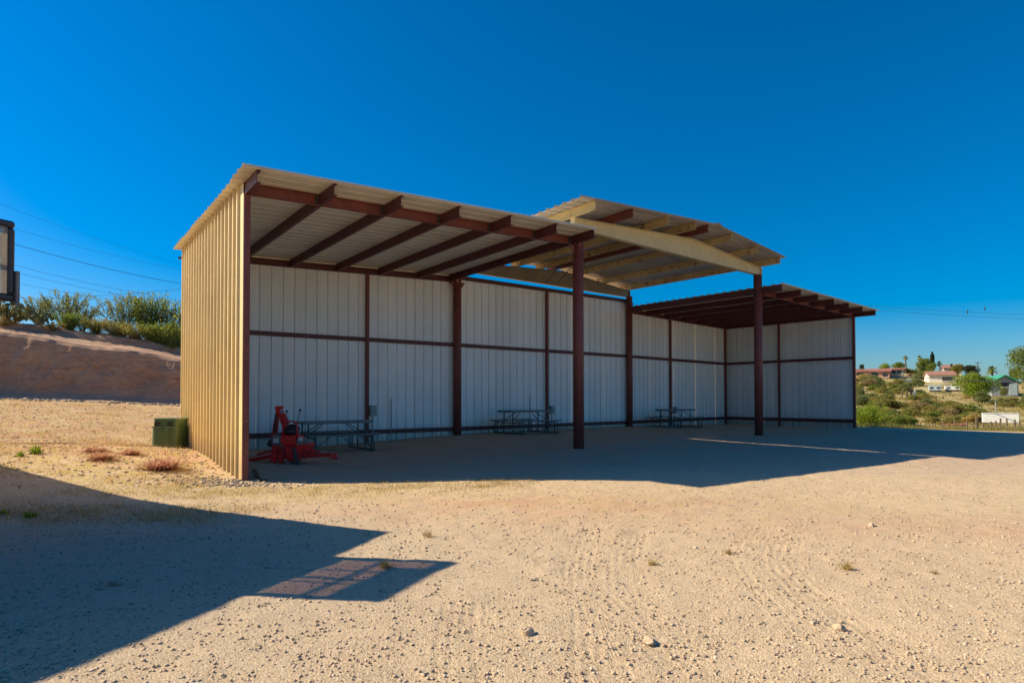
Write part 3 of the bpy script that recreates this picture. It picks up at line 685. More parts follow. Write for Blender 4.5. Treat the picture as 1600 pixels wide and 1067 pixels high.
def riser(px, ptop, line, label):
    b = on_line(*line, px); side = -perp_out(unit(line[1] - line[0])); b = b + side * .06; zt = at(px, ptop, b[1]).z; g = gzf(*b)
    t = empty('tap_riser', (b[0], b[1], g), 0, label, 'pipe'); m = MB(); m.tube([(0, 0, -.05), (0, 0, zt - g)], .014, 8); part('pipe', m, 'galv', t)
    m = MB(); m.tube([(0, 0, zt - g - .02), (0, 0, zt - g + .05)], .028, 8); m.tube([(0, 0, zt - g + .03), (side[0] * .09, side[1] * .09, zt - g + .02)], .016, 8); m.tube([(-.03, 0, zt - g + .08), (.03, 0, zt - g + .08)], .01, 6); part('tap', m, 'white_metal', t)
riser(610, 626, (E_, F_), 'thin pipe with a tap on the wall right of the first picnic table')
riser(826, 622, (F_, G_), 'thin pipe with a tap on the wall above the middle picnic table')
riser(1031, 641, (G_, H_), 'thin pipe with a tap on the wall left of the far post')

# ---------------------------------------------------------------- picnic tables
def make_table(label):
    t = empty('picnic_table', (0, 0, 0), 0, label, 'picnic table', 'picnic tables along the back wall')
    L, HW = 1.83, .38
    def top(name, y, w, z, th):
        m = MB(); r = .07; n = 4; poly = []
        for cx, cy, a0 in ((L / 2 - r, w / 2 - r, 0), (-L / 2 + r, w / 2 - r, 90), (-L / 2 + r, -w / 2 + r, 180), (L / 2 - r, -w / 2 + r, 270)):
            for k in range(n + 1): a = R(a0 + 90 * k / n); poly.append((cx + r * math.cos(a), cy + r * math.sin(a)))
        k = len(poly); vs = [(x, y + yy, z - th) for x, yy in poly] + [(x, y + yy, z) for x, yy in poly]
        m.add(vs, [tuple(range(k - 1, -1, -1)), tuple(range(k, 2 * k))] + [(i, (i + 1) % k, k + (i + 1) % k, k + i) for i in range(k)]); part(name, m, 'table_top', t, bevel=.006)
    top('tabletop', 0, .76, .75, .06); top('bench', -.66, .26, .44, .035); top('bench', .66, .26, .44, .035)
    for s in (-1, 1):
        x = s * .73; m = MB(); m.tube([(x, -.78, .03), (x, .78, .03)], .021, 8); part('foot', m, 'table_frame', t)
        for y in (-.24, .24):
            m = MB(); m.tube([(x, y, .04), (x, y * .9, .70)], .019, 8); part('leg', m, 'table_frame', t)
        for y in (-1, 1):
            m = MB(); m.tube([(x, y * .74, .04), (x, y * .70, .405)], .018, 8); m.tube([(x, y * .58, .04), (x, y * .58, .405)], .018, 8); part('bench_leg', m, 'table_frame', t)
            m = MB(); m.tube([(x, y * .24, .42), (x - s * .42, y * .1, .69)], .012, 6); part('brace', m, 'table_frame', t)
            m = MB(); m.tube([(x, y * .62, .10), (x - s * .36, y * .66, .40)], .010, 6); part('brace', m, 'table_frame', t)
        m = MB(); m.tube([(x, -.60, .36), (x, .60, .36)], .015, 8); part('cross_bar', m, 'table_frame', t)
    return t
def put_table(t, leg_right, rot, label):
    ax = np.array((math.cos(rot), math.sin(rot))); c = leg_right - ax * .73; t.location = (c[0], c[1], gzf(*c) - .005); t.rotation_euler = (0, 0, rot); t['label'] = label
t1 = make_table(''); t2 = copy_tree(t1); t3 = copy_tree(t1)
put_table(t1, np.array((-3.88, 16.35)), math.atan2(*(F_ - E_)[::-1]), 'grey steel picnic table right behind the red backhoe attachment')
put_table(t2, np.array((1.02, 21.15)), R(39), 'dark steel picnic table standing between the two back round posts')
put_table(t3, np.array((7.25, 26.45)), R(41), 'dark steel picnic table in the far right bay of the shed')

# ---------------------------------------------------------------- red backhoe attachment
bh_y = 12.75; bx = (455 - 800) / F_PX * bh_y
bh = empty('backhoe_attachment', (bx, bh_y, gzf(bx, bh_y)), 0, 'red tractor backhoe attachment with black seat and stabilizer legs spread on the gravel', 'backhoe')
K = 1 / 77.6
def b3(px, py, y=0.0): return ((px - 455) * K, y, (716 - py) * K)
def bp(name, m, mat, label=None, smooth=False, bevel=.006, parent=None): return part(name, m, mat, parent or bh, label, smooth, bevel=bevel)
def plate_xz(m, pts, y, th, mi=0):
    n = len(pts); vs = [(b3(px, py)[0], y + k * th / 2, b3(px, py)[2]) for k in (-1, 1) for px, py in pts]
    # orient
    m.add(vs, [tuple(range(n)), tuple(range(2 * n - 1, n - 1, -1))] + [((i + 1) % n, i, n + i, n + (i + 1) % n) for i in range(n)], mi)
m = MB(); plate_xz(m, [(430, 710), (482, 708), (486, 686), (462, 682), (428, 688)], .10, .42); plate_xz(m, [(428, 712), (436, 715), (438, 699), (430, 697)], -.14, .10); plate_xz(m, [(441, 715), (447, 716), (449, 700), (442, 699)], -.16, .06); plate_xz(m, [(428, 706), (448, 708), (448, 704), (428, 702)], -.13, .06); plate_xz(m, [(455, 712), (474, 712), (478, 690), (450, 690)], -.16, .05); bp('main_frame', m, 'implement_red')
m = MB(); plate_xz(m, [(444, 686), (467, 685), (466, 672), (445, 673)], -.02, .34); bp('seat_box', m, 'implement_red')
m = MB(); m.ell(b3(456, 667, -.03), (.15, .17, .075), 16, 8); m.ell(b3(456, 663.5, .08), (.14, .06, .10), 14, 8); bp('seat', m, 'black_rubber', smooth=True, bevel=0)
m = MB(); hoop = [b3(444.5, 678, -.10), b3(444.5, 661, -.08), b3(447, 654, -.07), b3(451, 651, -.07), b3(461, 651, -.07), b3(465, 654, -.07), b3(467, 662, -.08), b3(467, 678, -.10)]; m.tube(hoop, .016, 8); bp('seat_rail', m, 'implement_red', bevel=0, smooth=True)
for pts in ([(448, 668), (447, 650), (444.5, 643), (445.5, 636)], [(461, 668), (462, 652), (464.5, 642), (466.5, 634)]):
    m = MB(); m.tube([b3(x, y, .10) for x, y in pts], .008, 6); lv = bp('lever', m, 'dark_steel', bevel=0); m = MB(); m.ell(b3(*pts[-1], .10), (.022, .022, .026), 8, 6); bp('knob', m, 'black_rubber', smooth=True, bevel=0, parent=lv)
for x in (451, 455, 459):
    m = MB(); m.tube([b3(x, 672, .14), b3(x + .5, 658, .12)], .006, 6); lv = bp('lever', m, 'dark_steel', bevel=0); m = MB(); m.ell(b3(x + .5, 657, .12), (.013, .013, .016), 8, 6); bp('knob', m, 'black_rubber', bevel=0, parent=lv)
# boom and dipper
m = MB(); plate_xz(m, [(438, 689), (449, 687), (447, 662), (441, 646), (433, 634), (428, 636), (431, 648), (437, 666)], .26, .12); bp('boom', m, 'implement_red')
m = MB(); m.tube([b3(438, 640, .17), b3(447, 676, .14)], .030, 10, r2=.036); bp('hydraulic_cylinder', m, 'implement_red', bevel=0, smooth=True)
m = MB(); m.tube([b3(433, 634, .17), b3(439, 645, .17)], .014, 8); bp('piston_rod', m, 'chrome', bevel=0)
m = MB(); plate_xz(m, [(423, 634), (428, 632), (425, 660), (421, 688), (415, 687), (418, 660)], .33, .10); bp('dipper_arm', m, 'implement_red')
m = MB(); plate_xz(m, [(424, 628), (434, 627.5), (433, 633), (424, 634)], .28, .16); plate_xz(m, [(426, 634), (431, 633), (430, 640), (426, 640)], .20, .06); bp('pivot_head', m, 'implement_red')
m = MB(); m.tube([b3(426, 640, .20), b3(423, 672, .22)], .020, 8); bp('hydraulic_cylinder', m, 'dark_steel', bevel=0)
m = MB()
for y in (.22, .46): plate_xz(m, [(413, 692), (426, 693), (427, 684), (423, 677), (415, 681), (411, 687)], y, .015)
plate_xz(m, [(411, 687), (413, 692), (414.5, 691), (413, 687)], .34, .24); plate_xz(m, [(413, 692), (426, 693), (426, 691.5), (413, 690.5)], .34, .24); plate_xz(m, [(411, 687), (415, 681), (416.2, 682), (412.4, 687.5)], .34, .24)
for k in range(4): m.beam((b3(426, 692)[0], .25 + .06 * k, b3(0, 692)[2]), (b3(431, 694)[0], .25 + .06 * k, b3(0, 694)[2]), .02, .012)
bp('bucket', m, 'dark_steel', bevel=0)
# stabilizers
for sgn, p0, p1, c0, c1, yy in ((-1, (436, 703), (389, 712), (426, 697), (391, 706), -.02), (1, (478, 705), (521, 703), (477, 696), (518, 700), -.02)):
    m = MB(); m.beam(b3(*p0, yy), b3(*p1, yy - .04), .07, .075); leg = bp('stabilizer_leg', m, 'implement_red')
    m = MB(); x, y, z = b3(*p1, yy - .04); m.box((x + sgn * .03, y, z - .02), (.10, .15, .12)); m.box((x + sgn * .05, y, z - .075), (.19, .18, .024)); bp('foot_pad', m, 'implement_red', parent=leg)
    m = MB(); a = V3(b3(*c0, yy - .02)); b = V3(b3(*c1, yy - .04)); m.tube([a, a + (b - a) * .62], .027, 10); bp('hydraulic_cylinder', m, 'implement_red', bevel=0, smooth=True)
    m = MB(); m.tube([a + (b - a) * .62, b], .012, 8); bp('piston_rod', m, 'chrome', bevel=0)
# consoles left and right with print
for pts, dp, lab in (([(428, 686), (446, 690), (448, 684), (443, 674), (434, 671), (428, 675)], [(431, 684), (440, 684), (440, 677), (431, 677)], None), ([(467, 688), (483, 686), (484, 680), (480, 676), (468, 676)], [(470, 681), (477, 681), (477, 675), (470, 675)], None)):
    m = MB(); plate_xz(m, pts, -.08, .10); bp('fender_plate', m, 'console_grey')
    m = MB(); plate_xz(m, dp, -.134, .004); bp('decal', m, 'decal_white', bevel=0)
m = MB(); plate_xz(m, [(468, 673), (476, 673), (476, 681), (468, 681)], -.06, .08); bp('valve_guard', m, 'implement_red')
m = MB(); plate_xz(m, [(463, 692), (468, 690), (472, 712), (475, 717), (471, 718), (466, 708)], -.22, .05); bp('spade_bracket', m, 'dark_steel')
m = MB(); m.tube([b3(452, 710, -.24), b3(458, 713, -.30), b3(463, 716, -.34)], .012, 6); bp('drag_link', m, 'chrome', bevel=0)
for hp in ([(436, 690), (440, 697), (433, 702), (430, 696)], [(470, 690), (476, 699), (486, 697), (489, 702)], [(446, 690), (449, 702), (455, 700), (459, 690)]):
    m = MB(); m.tube([b3(x, y, -.16) for x, y in hp], .010, 6); bp('hose', m, 'black_rubber', bevel=0)
# black strap by the corner post
m = MB(); p = px_ground(396, 739, 0); q = px_ground(404, 744, 0); m.beam(v3(p, gzf(*p) + .11), v3(q, gzf(*q) + .01), .07, .015); m.beam(v3(q, gzf(*q) + .012), v3(q + (.14, .03), gzf(*q) + .012), .07, .015)
tag(part('rubber_strip', m, 'black_rubber'), 'short bent black rubber strip at the foot of the near corner post', 'strip')

# ---------------------------------------------------------------- green plastic bin against the wall
gb_y = 14.3; gbx = (268.5 - 800) / F_PX * gb_y
gbz = at(268, 697, gb_y).z
gbin = empty('green_bin', (gbx, gb_y, gbz), R(-4), 'green plastic yard bin standing against the tan left wall', 'bin')
def tap_shell(m, z0, z1, w0, w1, d0, d1, r=.10):
    n = 4
    def ring(w, d, z):
        o = []
        for cx, cy, a0 in ((w / 2 - r, d / 2 - r, 0), (-w / 2 + r, d / 2 - r, 90), (-w / 2 + r, -d / 2 + r, 180), (w / 2 - r, -d / 2 + r, 270)):
            for k in range(n + 1): a = R(a0 + 90 * k / n); o.append((cx + r * math.cos(a), cy + r * math.sin(a), z))
        return o
    a, b = ring(w0, d0, z0), ring(w1, d1, z1); k = len(a); m.add(a + b, [tuple(range(k - 1, -1, -1)), tuple(range(k, 2 * k))] + [(i, (i + 1) % k, k + (i + 1) % k, k + i) for i in range(k)])
m = MB(); tap_shell(m, -.03, .46, .61, .60, .60, .58); part('body', m, 'green_plastic', gbin)
m = MB(); tap_shell(m, .46, .63, .57, .56, .54, .53); part('collar', m, 'green_plastic', gbin)
m = MB(); tap_shell(m, .63, .655, .60, .59, .58, .57); part('lid', m, 'green_plastic_edge', gbin)
for x in (-.20, -.12, .10, .18):
    m = MB(); m.box((x, -.272, .525), (.045, .02, .10)); part('slot', m, 'black_rubber', gbin)
for x in (-.16, .14):
    m = MB(); m.box((x, -.29, .46), (.22, .03, .022)); part('latch_rim', m, 'green_plastic_edge', gbin)
m = MB(); m.box((0, -.302, .22), (.24, .012, .36)); part('front_panel', m, 'green_plastic', gbin, bevel=.006)
# red hose along the ground from the bin
pts = []
for i, px in enumerate(np.linspace(-60, 246, 40)):
    Yh = 14.1; x = (px - 800) / F_PX * (Yh + .25 * math.sin(i * .35)); pts.append((x, Yh + .25 * math.sin(i * .35), 0))
pts = [(x, y, gzf(x, y) + .012) for x, y, _ in pts]; m = MB(); m.tube(pts, .013, 6)
tag(part('hose', m, 'hose_red'), 'thin rusty red hose lying across the slope to the green bin', 'hose')

# ---------------------------------------------------------------- bank of cut earth at the left
def bank():
    n = 460; xs = np.linspace(-50, 6, n); prof = [(-1.3, -.01), (-.8, .04), (-.35, .09), (0, .16), (.16, .26), (.32, .38), (.5, .55), (.62, .78), (.75, .95), (.9, 1.0), (1.6, 1.05), (2.6, 1.12), (3.0, 1.17), (3.2, 1.40), (3.5, 1.48), (5, 1.48), (8, 1.47), (14, 1.45), (30, 1.1), (80, 1.0), (260, .9)]
    sub = []
    for (a, b), (c, d) in zip(prof[:-1], prof[1:]):
        for k in range(6): sub.append((a + (c - a) * k / 6, b + (d - b) * k / 6))
    sub.append(prof[-1]); k = len(sub); V = np.zeros((n, k, 3))
    for i, x in enumerate(xs):
        yb = 28.6 + .22 * (x + 20) + .5 * float(fbm(x * .15, 2.2, 3)); h = 2.75 - .115 * (x + 20) if x > -24 else 3.2 + .02 * (-24 - x)
        h = max(h, 0.05) * float(1 - .99 * sstep(-4, 5, x)); z0 = gzf(x, min(yb, 31)) - .12
        for j, (a, b) in enumerate(sub):
            w = math.exp(-((b - .5) / .45) ** 2); dy = .45 * float(fbm(x * .7, b * 1.6, 4)) * w + .30 * float(fbm(x * 2.2 + b * 1.5, b * 3.5, 4)) * w - .12 * w * max(0, .5 - abs(float(fbm(x * .9 + b, 5.5, 2))) * 5)
            V[i, j] = (x + a * .05, yb + a + dy, z0 + (b * h if b <= 1 else h + (b - 1) * 1.15 * min(1, h)) + .16 * float(fbm(x * .5, a * .5 + 9, 4)) * min(1, b * 2))
    idx = np.arange(n * k).reshape(n, k); q = np.stack([idx[:-1, :-1], idx[1:, :-1], idx[1:, 1:], idx[:-1, 1:]], -1).reshape(-1, 4)
    tag(link('earth_bank', npmesh('earth_bank', V.reshape(-1, 3), q, 'bank_soil', True)), 'eroded reddish earth bank in shade behind the left slope', kind='structure')
    return xs, V, sub
bxs, bV, bsub = bank()
def bank_z(x, back):
    """top surface of the bank, 'back' metres behind its foot"""
    i = int(np.clip(np.searchsorted(bxs, x), 0, len(bxs) - 1)); col = bV[i]; y = 28.6 + .22 * (x + 20) + back; j = int(np.argmin(abs(col[:, 1] - y) + (np.array([s[0] for s in bsub]) < .8) * 9)); return y, col[j, 2]

# ---------------------------------------------------------------- plants
def leaves(r, cen, size, aspect=2.0, up=0.0):
    """one quad a leaf at every centre, random direction"""
    n = len(cen); d = r.randn(n, 3); d[:, 2] += up; d /= np.linalg.norm(d, axis=1)[:, None]; e = np.cross(d, r.randn(n, 3)); e /= np.linalg.norm(e, axis=1)[:, None]
    s = size * (.6 + .8 * r.rand(n))[:, None]; a = d * s * aspect / 2; b = e * s / 2
    v = np.stack([cen - a, cen + b * .9, cen + a, cen - b * .9], 1).reshape(-1, 3); f = np.arange(n * 4).reshape(-1, 4); return v, f
def stems(r, n, h, w, lean, seg=4, wig=.25):
    """list of stem polylines rising from the base"""
    out = []
    for i in range(n):
        a = r.rand() * 6.283; l = lean * (.3 + .9 * r.rand()); hh = h * (.6 + .45 * r.rand()); pts = []
        wx, wy = 0, 0
        for k in range(seg + 1):
            t = k / seg; wx += r.randn() * wig * h / seg * .4; wy += r.randn() * wig * h / seg * .4
            pts.append(np.array((math.cos(a) * l * h * t ** 1.2 + wx * t, math.sin(a) * l * h * t ** 1.2 + wy * t, hh * t)))
        out.append(pts)
    return out
def shrub_meshes(seed, h=1.0, spread=.8, nst=26, nleaf=2600, leaf=.035, cl=.12, lmat='leaf_olive', smat='bark', low=.25, name='shrub'):
    r = np.random.RandomState(seed); st = stems(r, nst, h, 1, spread); m = MB(); cs = []
    for pts in st:
        m.tube(pts, h * .012, 4, cap=False, r2=h * .004)
        for _ in range(2):
            k = r.randint(1, len(pts) - 1); b = pts[k]; tip = b + np.array((r.randn() * .25, r.randn() * .25, .2 + .3 * r.rand())) * h * .7; m.tube([b, (b + tip) / 2 + r.randn(3) * .02 * h, tip], h * .006, 3, cap=False, r2=h * .002); cs.append((b, tip))
        cs.append((pts[1], pts[-1])); cs.append((pts[-2], pts[-1]))
    cs_a = np.array([c[0] for c in cs]); cs_b = np.array([c[1] for c in cs]); ii = r.randint(0, len(cs), nleaf); t = low + (1 - low) * r.rand(nleaf) ** .7
    cen = cs_a[ii] * (1 - t)[:, None] + cs_b[ii] * t[:, None] + r.randn(nleaf, 3) * cl * h * (.4 + .6 * r.rand(nleaf))[:, None]
    cen[:, 2] = np.maximum(cen[:, 2], .02 * h); v, f = leaves(r, cen, leaf * h)
    return m.mesh(name + '_stems', smat), npmesh(name + '_foliage', v, f, lmat)
PALETTE = {}
def plant(kind, seed, loc, scale, label, group=None, name='shrub', cat='shrub', sz=None, **kw):
    key = (kind, seed)
    if key not in PALETTE: PALETTE[key] = shrub_meshes(seed, **kw)
    s, f = PALETTE[key]; t = empty(name, loc, random.random() * 6.28, label, cat, group); sc = scale if sz is None else sz
    t.scale = (scale, scale, sc) if sz is not None else (scale,) * 3
    link('stems', s, t); link('foliage', f, t); return t
# bushes on top of the bank
def bank_plant(px, ytop, back, kind, seed, label, wide=1.0, drop=0.0, **kw):
    x = (px - 800) / F_PX * (30.5 + back * .8); y, z = bank_z(x, 3.0 + back); x = (px - 800) / F_PX * y; zt = at(px, ytop, y).z; h = max(zt - z, .5)
    return plant(kind, seed, (x, y, z - .08 - drop), h * wide, label, None, sz=h * 1.05 + drop, name=kw.pop('name', 'shrub'), cat=kw.pop('cat', 'shrub'), **kw)
wisp = dict(nst=34, nleaf=2800, leaf=.022, cl=.045, lmat='leaf_bluegreen', smat='bark_green', low=.35, spread=.55)
full = dict(nst=40, nleaf=5200, leaf=.030, cl=.10, lmat='leaf_olive', smat='bark', low=.1, spread=.7)
gre = dict(nst=38, nleaf=4200, leaf=.030, cl=.09, lmat='leaf_green', smat='bark_green', low=.15, spread=.6)
bank_plant(60, 463, 3.5, 'wisp', 21, 'wispy blue-green shrub behind the cactus on the bank', .9*1.15, **wisp)
bank_plant(100, 455, 2.6, 'wisp', 22, 'tall feathery shrub rising highest left on the bank', .8*1.15, **wisp)
bank_plant(128, 470, 3.6, 'wisp', 21, 'wispy shrub between the two tall ones on the bank', .8*1.15, **wisp)
bank_plant(192, 461, 2.2, 'wisp', 23, 'tall open-branched shrub in the middle of the bank', .8*1.15, **wisp)
bank_plant(232, 467, 2.4, 'full2', 24, 'tall yellow-green shrub left of the shed corner', .75*1.15, **dict(gre, nleaf=3000, spread=.5))
bank_plant(266, 474, 3.0, 'wisp', 22, 'wispy grey-green shrub showing behind the shed edge', .8*1.15, **wisp)
bank_plant(108, 488, 1.0, 'gre', 25, 'rounded green bush under the tall feathery shrub', .95*1.15, **gre)
bank_plant(150, 497, .9, 'full', 26, 'low olive bush at the middle of the bank rim', 1.1*1.15, **full)
bank_plant(182, 503, .6, 'full', 27, 'spreading olive bush on the rim right of centre', 1.1*1.15, **full)
bank_plant(212, 508, .4, 'full', 26, 'dense olive bush on the rim below the yellow-green shrub', 1.1*1.15, **full)
bank_plant(243, 506, .5, 'gre', 25, 'green bush hanging over the bank near the shed', 1.0*1.15, **gre)
bank_plant(270, 508, .3, 'gre', 28, 'green bush at the lower end of the bank touching the shed', .95*1.15, drop=.4, **gre)
bank_plant(82, 505, .2, 'straw', 29, 'straw yellow bush on the rim beside the cactus', 1.3*1.15, **dict(full, lmat='leaf_straw', nleaf=5000))
bank_plant(8, 500, .1, 'straw', 29, 'straw yellow bush at the left edge under the cactus', 1.4*1.15, **dict(full, lmat='leaf_straw'))
bank_plant(322, 480, 2.0, 'gre', 28, 'green bush hidden behind the shed end wall', .9*1.15, **gre)
# prickly pear clump
def pear(px0, px1, ytop, back, seed, label):
    r = np.random.RandomState(seed); xm = (px0 + px1) / 2; y0, z0 = bank_z((xm - 800) / F_PX * 31.5, 3.3 + back); x0 = (xm - 800) / F_PX * y0; w = (px1 - px0) / F_PX * y0; h = at(xm, ytop, y0).z - z0
    t = empty('prickly_pear', (x0, y0, z0), 0, label, 'cactus'); m = MB()
    for i in range(int(95 * w)):
        x = (r.rand() - .5) * w; y = r.randn() * .5; hh = h * (1 - (abs(x) / (w * .55)) ** 2.5) * (.3 + .75 * r.rand()); rot = Euler((r.randn() * .5 + 1.57, r.randn() * .5, r.rand() * 3.1)).to_matrix()
        m.ell((x, y, max(hh, .1)), (.10, .13, .022), 8, 5, rot=rot)
    part('pads', m, 'cactus_pad', t, smooth=True)['kind'] = 'stuff'
pear(-16, 22, 470, 0.1, 31, 'big prickly pear cactus clump at the left edge of the bank')
pear(16, 66, 477, 0.0, 32, 'prickly pear cactus clump sprawling along the rim of the bank')
# tufts on the bank face
def tuft_mesh(seed, n=90, h=.22, lean=.6, w=.006, mat='leaf_straw', seg=1):
    r = np.random.RandomState(seed); vs = []; fs = []
    for i in range(n):
        a = r.rand() * 6.283; b = np.array((r.randn() * h * .2, r.randn() * h * .2, 0)); l = h * (.5 + .7 * r.rand()); k = lean * (.2 + r.rand()); d = np.array((math.cos(a) * k, math.sin(a) * k, 1)); d /= np.linalg.norm(d); s = np.array((-math.sin(a), math.cos(a), 0)) * w
        mid = b + d * l * .55; tip = b + d * l + np.array((math.cos(a), math.sin(a), -.4)) * l * .2 * k; o = len(vs); vs += [b - s, b + s, mid + s * .8, mid - s * .8, tip, tip + s * .1]; fs += [(o, o + 1, o + 2, o + 3), (o + 3, o + 2, o + 5, o + 4)]
    return npmesh('grass_tuft', np.array(vs), np.array(fs), mat)
TM = {k: tuft_mesh(i + 50, **kw) for i, (k, kw) in enumerate({'straw': dict(), 'straw2': dict(n=70, h=.12, lean=1.3, w=.004), 'red': dict(n=420, h=.17, lean=1.5, w=.004, mat='leaf_red'), 'green': dict(n=60, h=.25, lean=.6, w=.016, mat='leaf_bright'), 'grey': dict(n=60, h=.17, lean=1.0, w=.003, mat='leaf_tan')}.items())}
def tuft(kind, px, py, s, label, name='grass_tuft', cat='grass tuft', z=None, group=None, sx=1.0):
    p = px_ground(px, py, 0.0); zz = gzf(*p)
    for _ in range(6): p = px_ground(px, py, zz); zz = gzf(*p)
    o = link(name, TM[kind], loc=(p[0], p[1], zz - .01), rot=(0, 0, random.random() * 6)); o.scale = (s * sx, s * sx, s); return tag(o, label, cat, group)
tuft('green', 55, 722, .72, 'bright green weed alone on the sunlit slope at far left', 'green_weed', 'weed')
tuft('green', 32, 724, .45, 'tiny green weed beside the taller one on the left slope', 'green_weed', 'weed')
tuft('green', 48, 806, .34, 'green weed growing in the shadow at the left', 'green_weed', 'weed', sx=1.6)
tuft('green', 6, 801, .32, 'green weed at the left border inside the shadow', 'green_weed', 'weed')
tuft('red', 252, 734, 1.5, 'large reddish dry weed near the tan wall', 'red_weed', 'weed', sx=1.7)
tuft('red', 158, 728, 1.15, 'reddish dry weed left of the larger one', 'red_weed', 'weed', sx=1.5)
tuft('red', 205, 713, .9, 'faint reddish weed behind the larger two', 'red_weed', 'weed', sx=1.6)
tuft('red', 150, 704, .9, 'faint reddish weed spreading flat near the hose', 'red_weed', 'weed', sx=1.9)
tuft('grey', 668, 838, .6, 'grey-green tuft standing past the tip of the big shadow', 'dry_weed', 'weed')
tuft('straw2', 1322, 890, .7, 'straw tuft casting a shadow on the right of the yard', 'grass_tuft')
tuft('straw2', 1018, 882, .55, 'small straw tuft between the curved tyre tracks', 'grass_tuft')
tuft('straw2', 1138, 865, .5, 'flat straw tuft beyond the curved tyre track', 'grass_tuft')
tuft('straw2', 602, 886, .8, 'straw tuft inside the shadow of the sign', 'grass_tuft')
tuft('grey', 1460, 897, .3, 'faint tan tuft at the right edge of the tracks', 'grass_tuft')
tuft('grey', 175, 913, .32, 'brown tuft in the middle of the big shadow', 'dry_weed', 'weed', sx=1.5)
# straw cover: one mass
def cover(name, n, place, mats, hmin, hmax, w, label, seed):
    r = np.random.RandomState(seed); x, y = place(r, n); z = gz(x, y); h = hmin + (hmax - hmin) * r.rand(n) ** 2; a = r.rand(n) * 6.283; k = .3 + .9 * r.rand(n)
    b = np.stack([x, y, z - .005], 1); d = np.stack([np.cos(a) * k, np.sin(a) * k, np.ones(n)], 1); d /= np.linalg.norm(d, axis=1)[:, None]; s = np.stack([-np.sin(a), np.cos(a), 0 * a], 1) * w; t = b + d * h[:, None]
    v = np.stack([b - s, b + s, t + s * .25, t - s * .25], 1).reshape(-1, 3); me = npmesh(name, v, np.arange(n * 4).reshape(-1, 4), mats); me.polygons.foreach_set('material_index', r.randint(0, len(mats), n).astype(np.int32)); return tag(link(name, me), label, kind='stuff')
def clumped(base, cw):
    def f(r, n):
        m = max(n // 45, 1); cx, cy = base(r, m); i = r.randint(0, m, n); return cx[i] + r.randn(n) * cw, cy[i] + r.randn(n) * cw
    return f
cover('dry_grass', 26000, clumped(pl_left, .18), ['leaf_straw', 'leaf_tan', 'leaf_red'], .02, .13, .0035, 'thin dry straw and red weeds scattered over the left slope', 61)
def pl_strip(r, n):
    x = -6.2 + 6.5 * r.rand(n); y = 9.4 + .5 * r.randn(n) + .06 * (x + 3); return x, y
cover('straw_litter', 12000, clumped(pl_strip, .12), ['leaf_straw', 'leaf_tan'], .012, .07, .003, 'straw litter along the sunlit strip before the shed', 62)
def pl_open(r, n):
    y = 4.5 + 8 * r.rand(n); x = -1 + (r.rand(n)) * 9; return x, y
cover('sparse_straw', 1600, clumped(pl_open, .14), ['leaf_straw', 'leaf_tan'], .01, .05, .0025, 'sparse straw wisps over the open gravel', 63)
def pl_shade(r, n):
    y = 6.8 + 1.2 * r.rand(n); x = -6.5 + 3.5 * r.rand(n); return x, y
cover('shaded_grass', 6000, clumped(pl_shade, .14), ['leaf_straw', 'leaf_tan'], .02, .09, .003, 'pale dry grass inside the edge of the big shadow', 64)

# ---------------------------------------------------------------- building whose shadow falls across the near left, and its sign
kx, ky = math.cos(SUN_AZ) * SUN_K, -math.sin(SUN_AZ) * SUN_K
HB = 3.05
sc = px_ground(612, 830, .02); s1 = px_ground(0, 734, .10); s2 = px_ground(60, 1067, .0)
rc = sc - np.array((kx, ky)) * HB; e1 = unit(s1 - sc); e2 = unit(s2 - sc)
off = empty('roadside_building', (rc[0] - 3, rc[1] - 2, 0), 0, 'low stucco building just outside the left edge whose roof shadow falls on the gravel', 'building')
c1 = rc + e1 * 9; c2 = rc + e2 * 7; c3 = c1 + e2 * 7
def slab(name, P, z0, z1, mat, parent):
    m = MB(); n = len(P); m.add([(p[0], p[1], z0) for p in P] + [(p[0], p[1], z1) for p in P], [tuple(range(n - 1, -1, -1)), tuple(range(n, 2 * n))] + [(i, (i + 1) % n, n + (i + 1) % n, n + i) for i in range(n)]); return part(name, m, mat, parent, world=True)
ring = [rc, c1, c3, c2]
if ((c1 - rc)[0] * (c3 - rc)[1] - (c1 - rc)[1] * (c3 - rc)[0]) < 0: ring = ring[::-1]
slab('roof', ring, HB - .22, HB, 'roof_brown', off)
cen = sum(ring) / 4; slab('wall', [cen + (p - cen) * .86 for p in ring], -.2, HB - .221, 'stucco_cream', off)
# sign box
Zs = 5.62; s_far = np.array(((16 - 800) / F_PX * Zs, Zs)); sw = unit(np.array((.42, .92))); s_near = s_far - sw * 1.06
zt, zb = at(16, 346, Zs).z, at(16, 470, Zs).z
sg = empty('box_sign', (s_far[0], s_far[1], zb), math.atan2(sw[1], sw[0]), 'dark framed box sign with pale face and a strip of red at the left border', 'sign')
Hh = zt - zb; Ls = 1.06; fr = .062
m = MB()
for a, b in (((-Ls, 0, fr / 2), (0, 0, fr / 2)), ((-Ls, 0, Hh - fr / 2), (0, 0, Hh - fr / 2))): m.beam(a, b, .11, fr)
for x in (-Ls + fr / 2, -fr / 2): m.beam((x, 0, fr), (x, 0, Hh - fr), .11, fr, up=(1, 0, 0))
part('frame', m, 'sign_frame', sg, bevel=.018)
for x0 in (-.37, -.70): m = MB(); m.beam((x0, 0, fr), (x0, 0, Hh - fr), .03, .02, up=(1, 0, 0)); part('inner_rib', m, 'sign_frame', sg)
m = MB(); m.beam((-Ls + fr, 0, Hh * .45), (-fr, 0, Hh * .45), .02, .03); part('inner_rib', m, 'sign_frame', sg)
m = MB(); m.box((-Ls / 2, -.045, Hh / 2), (Ls - 2 * fr, .006, Hh - 2 * fr)); part('face', m, 'sign_face', sg)
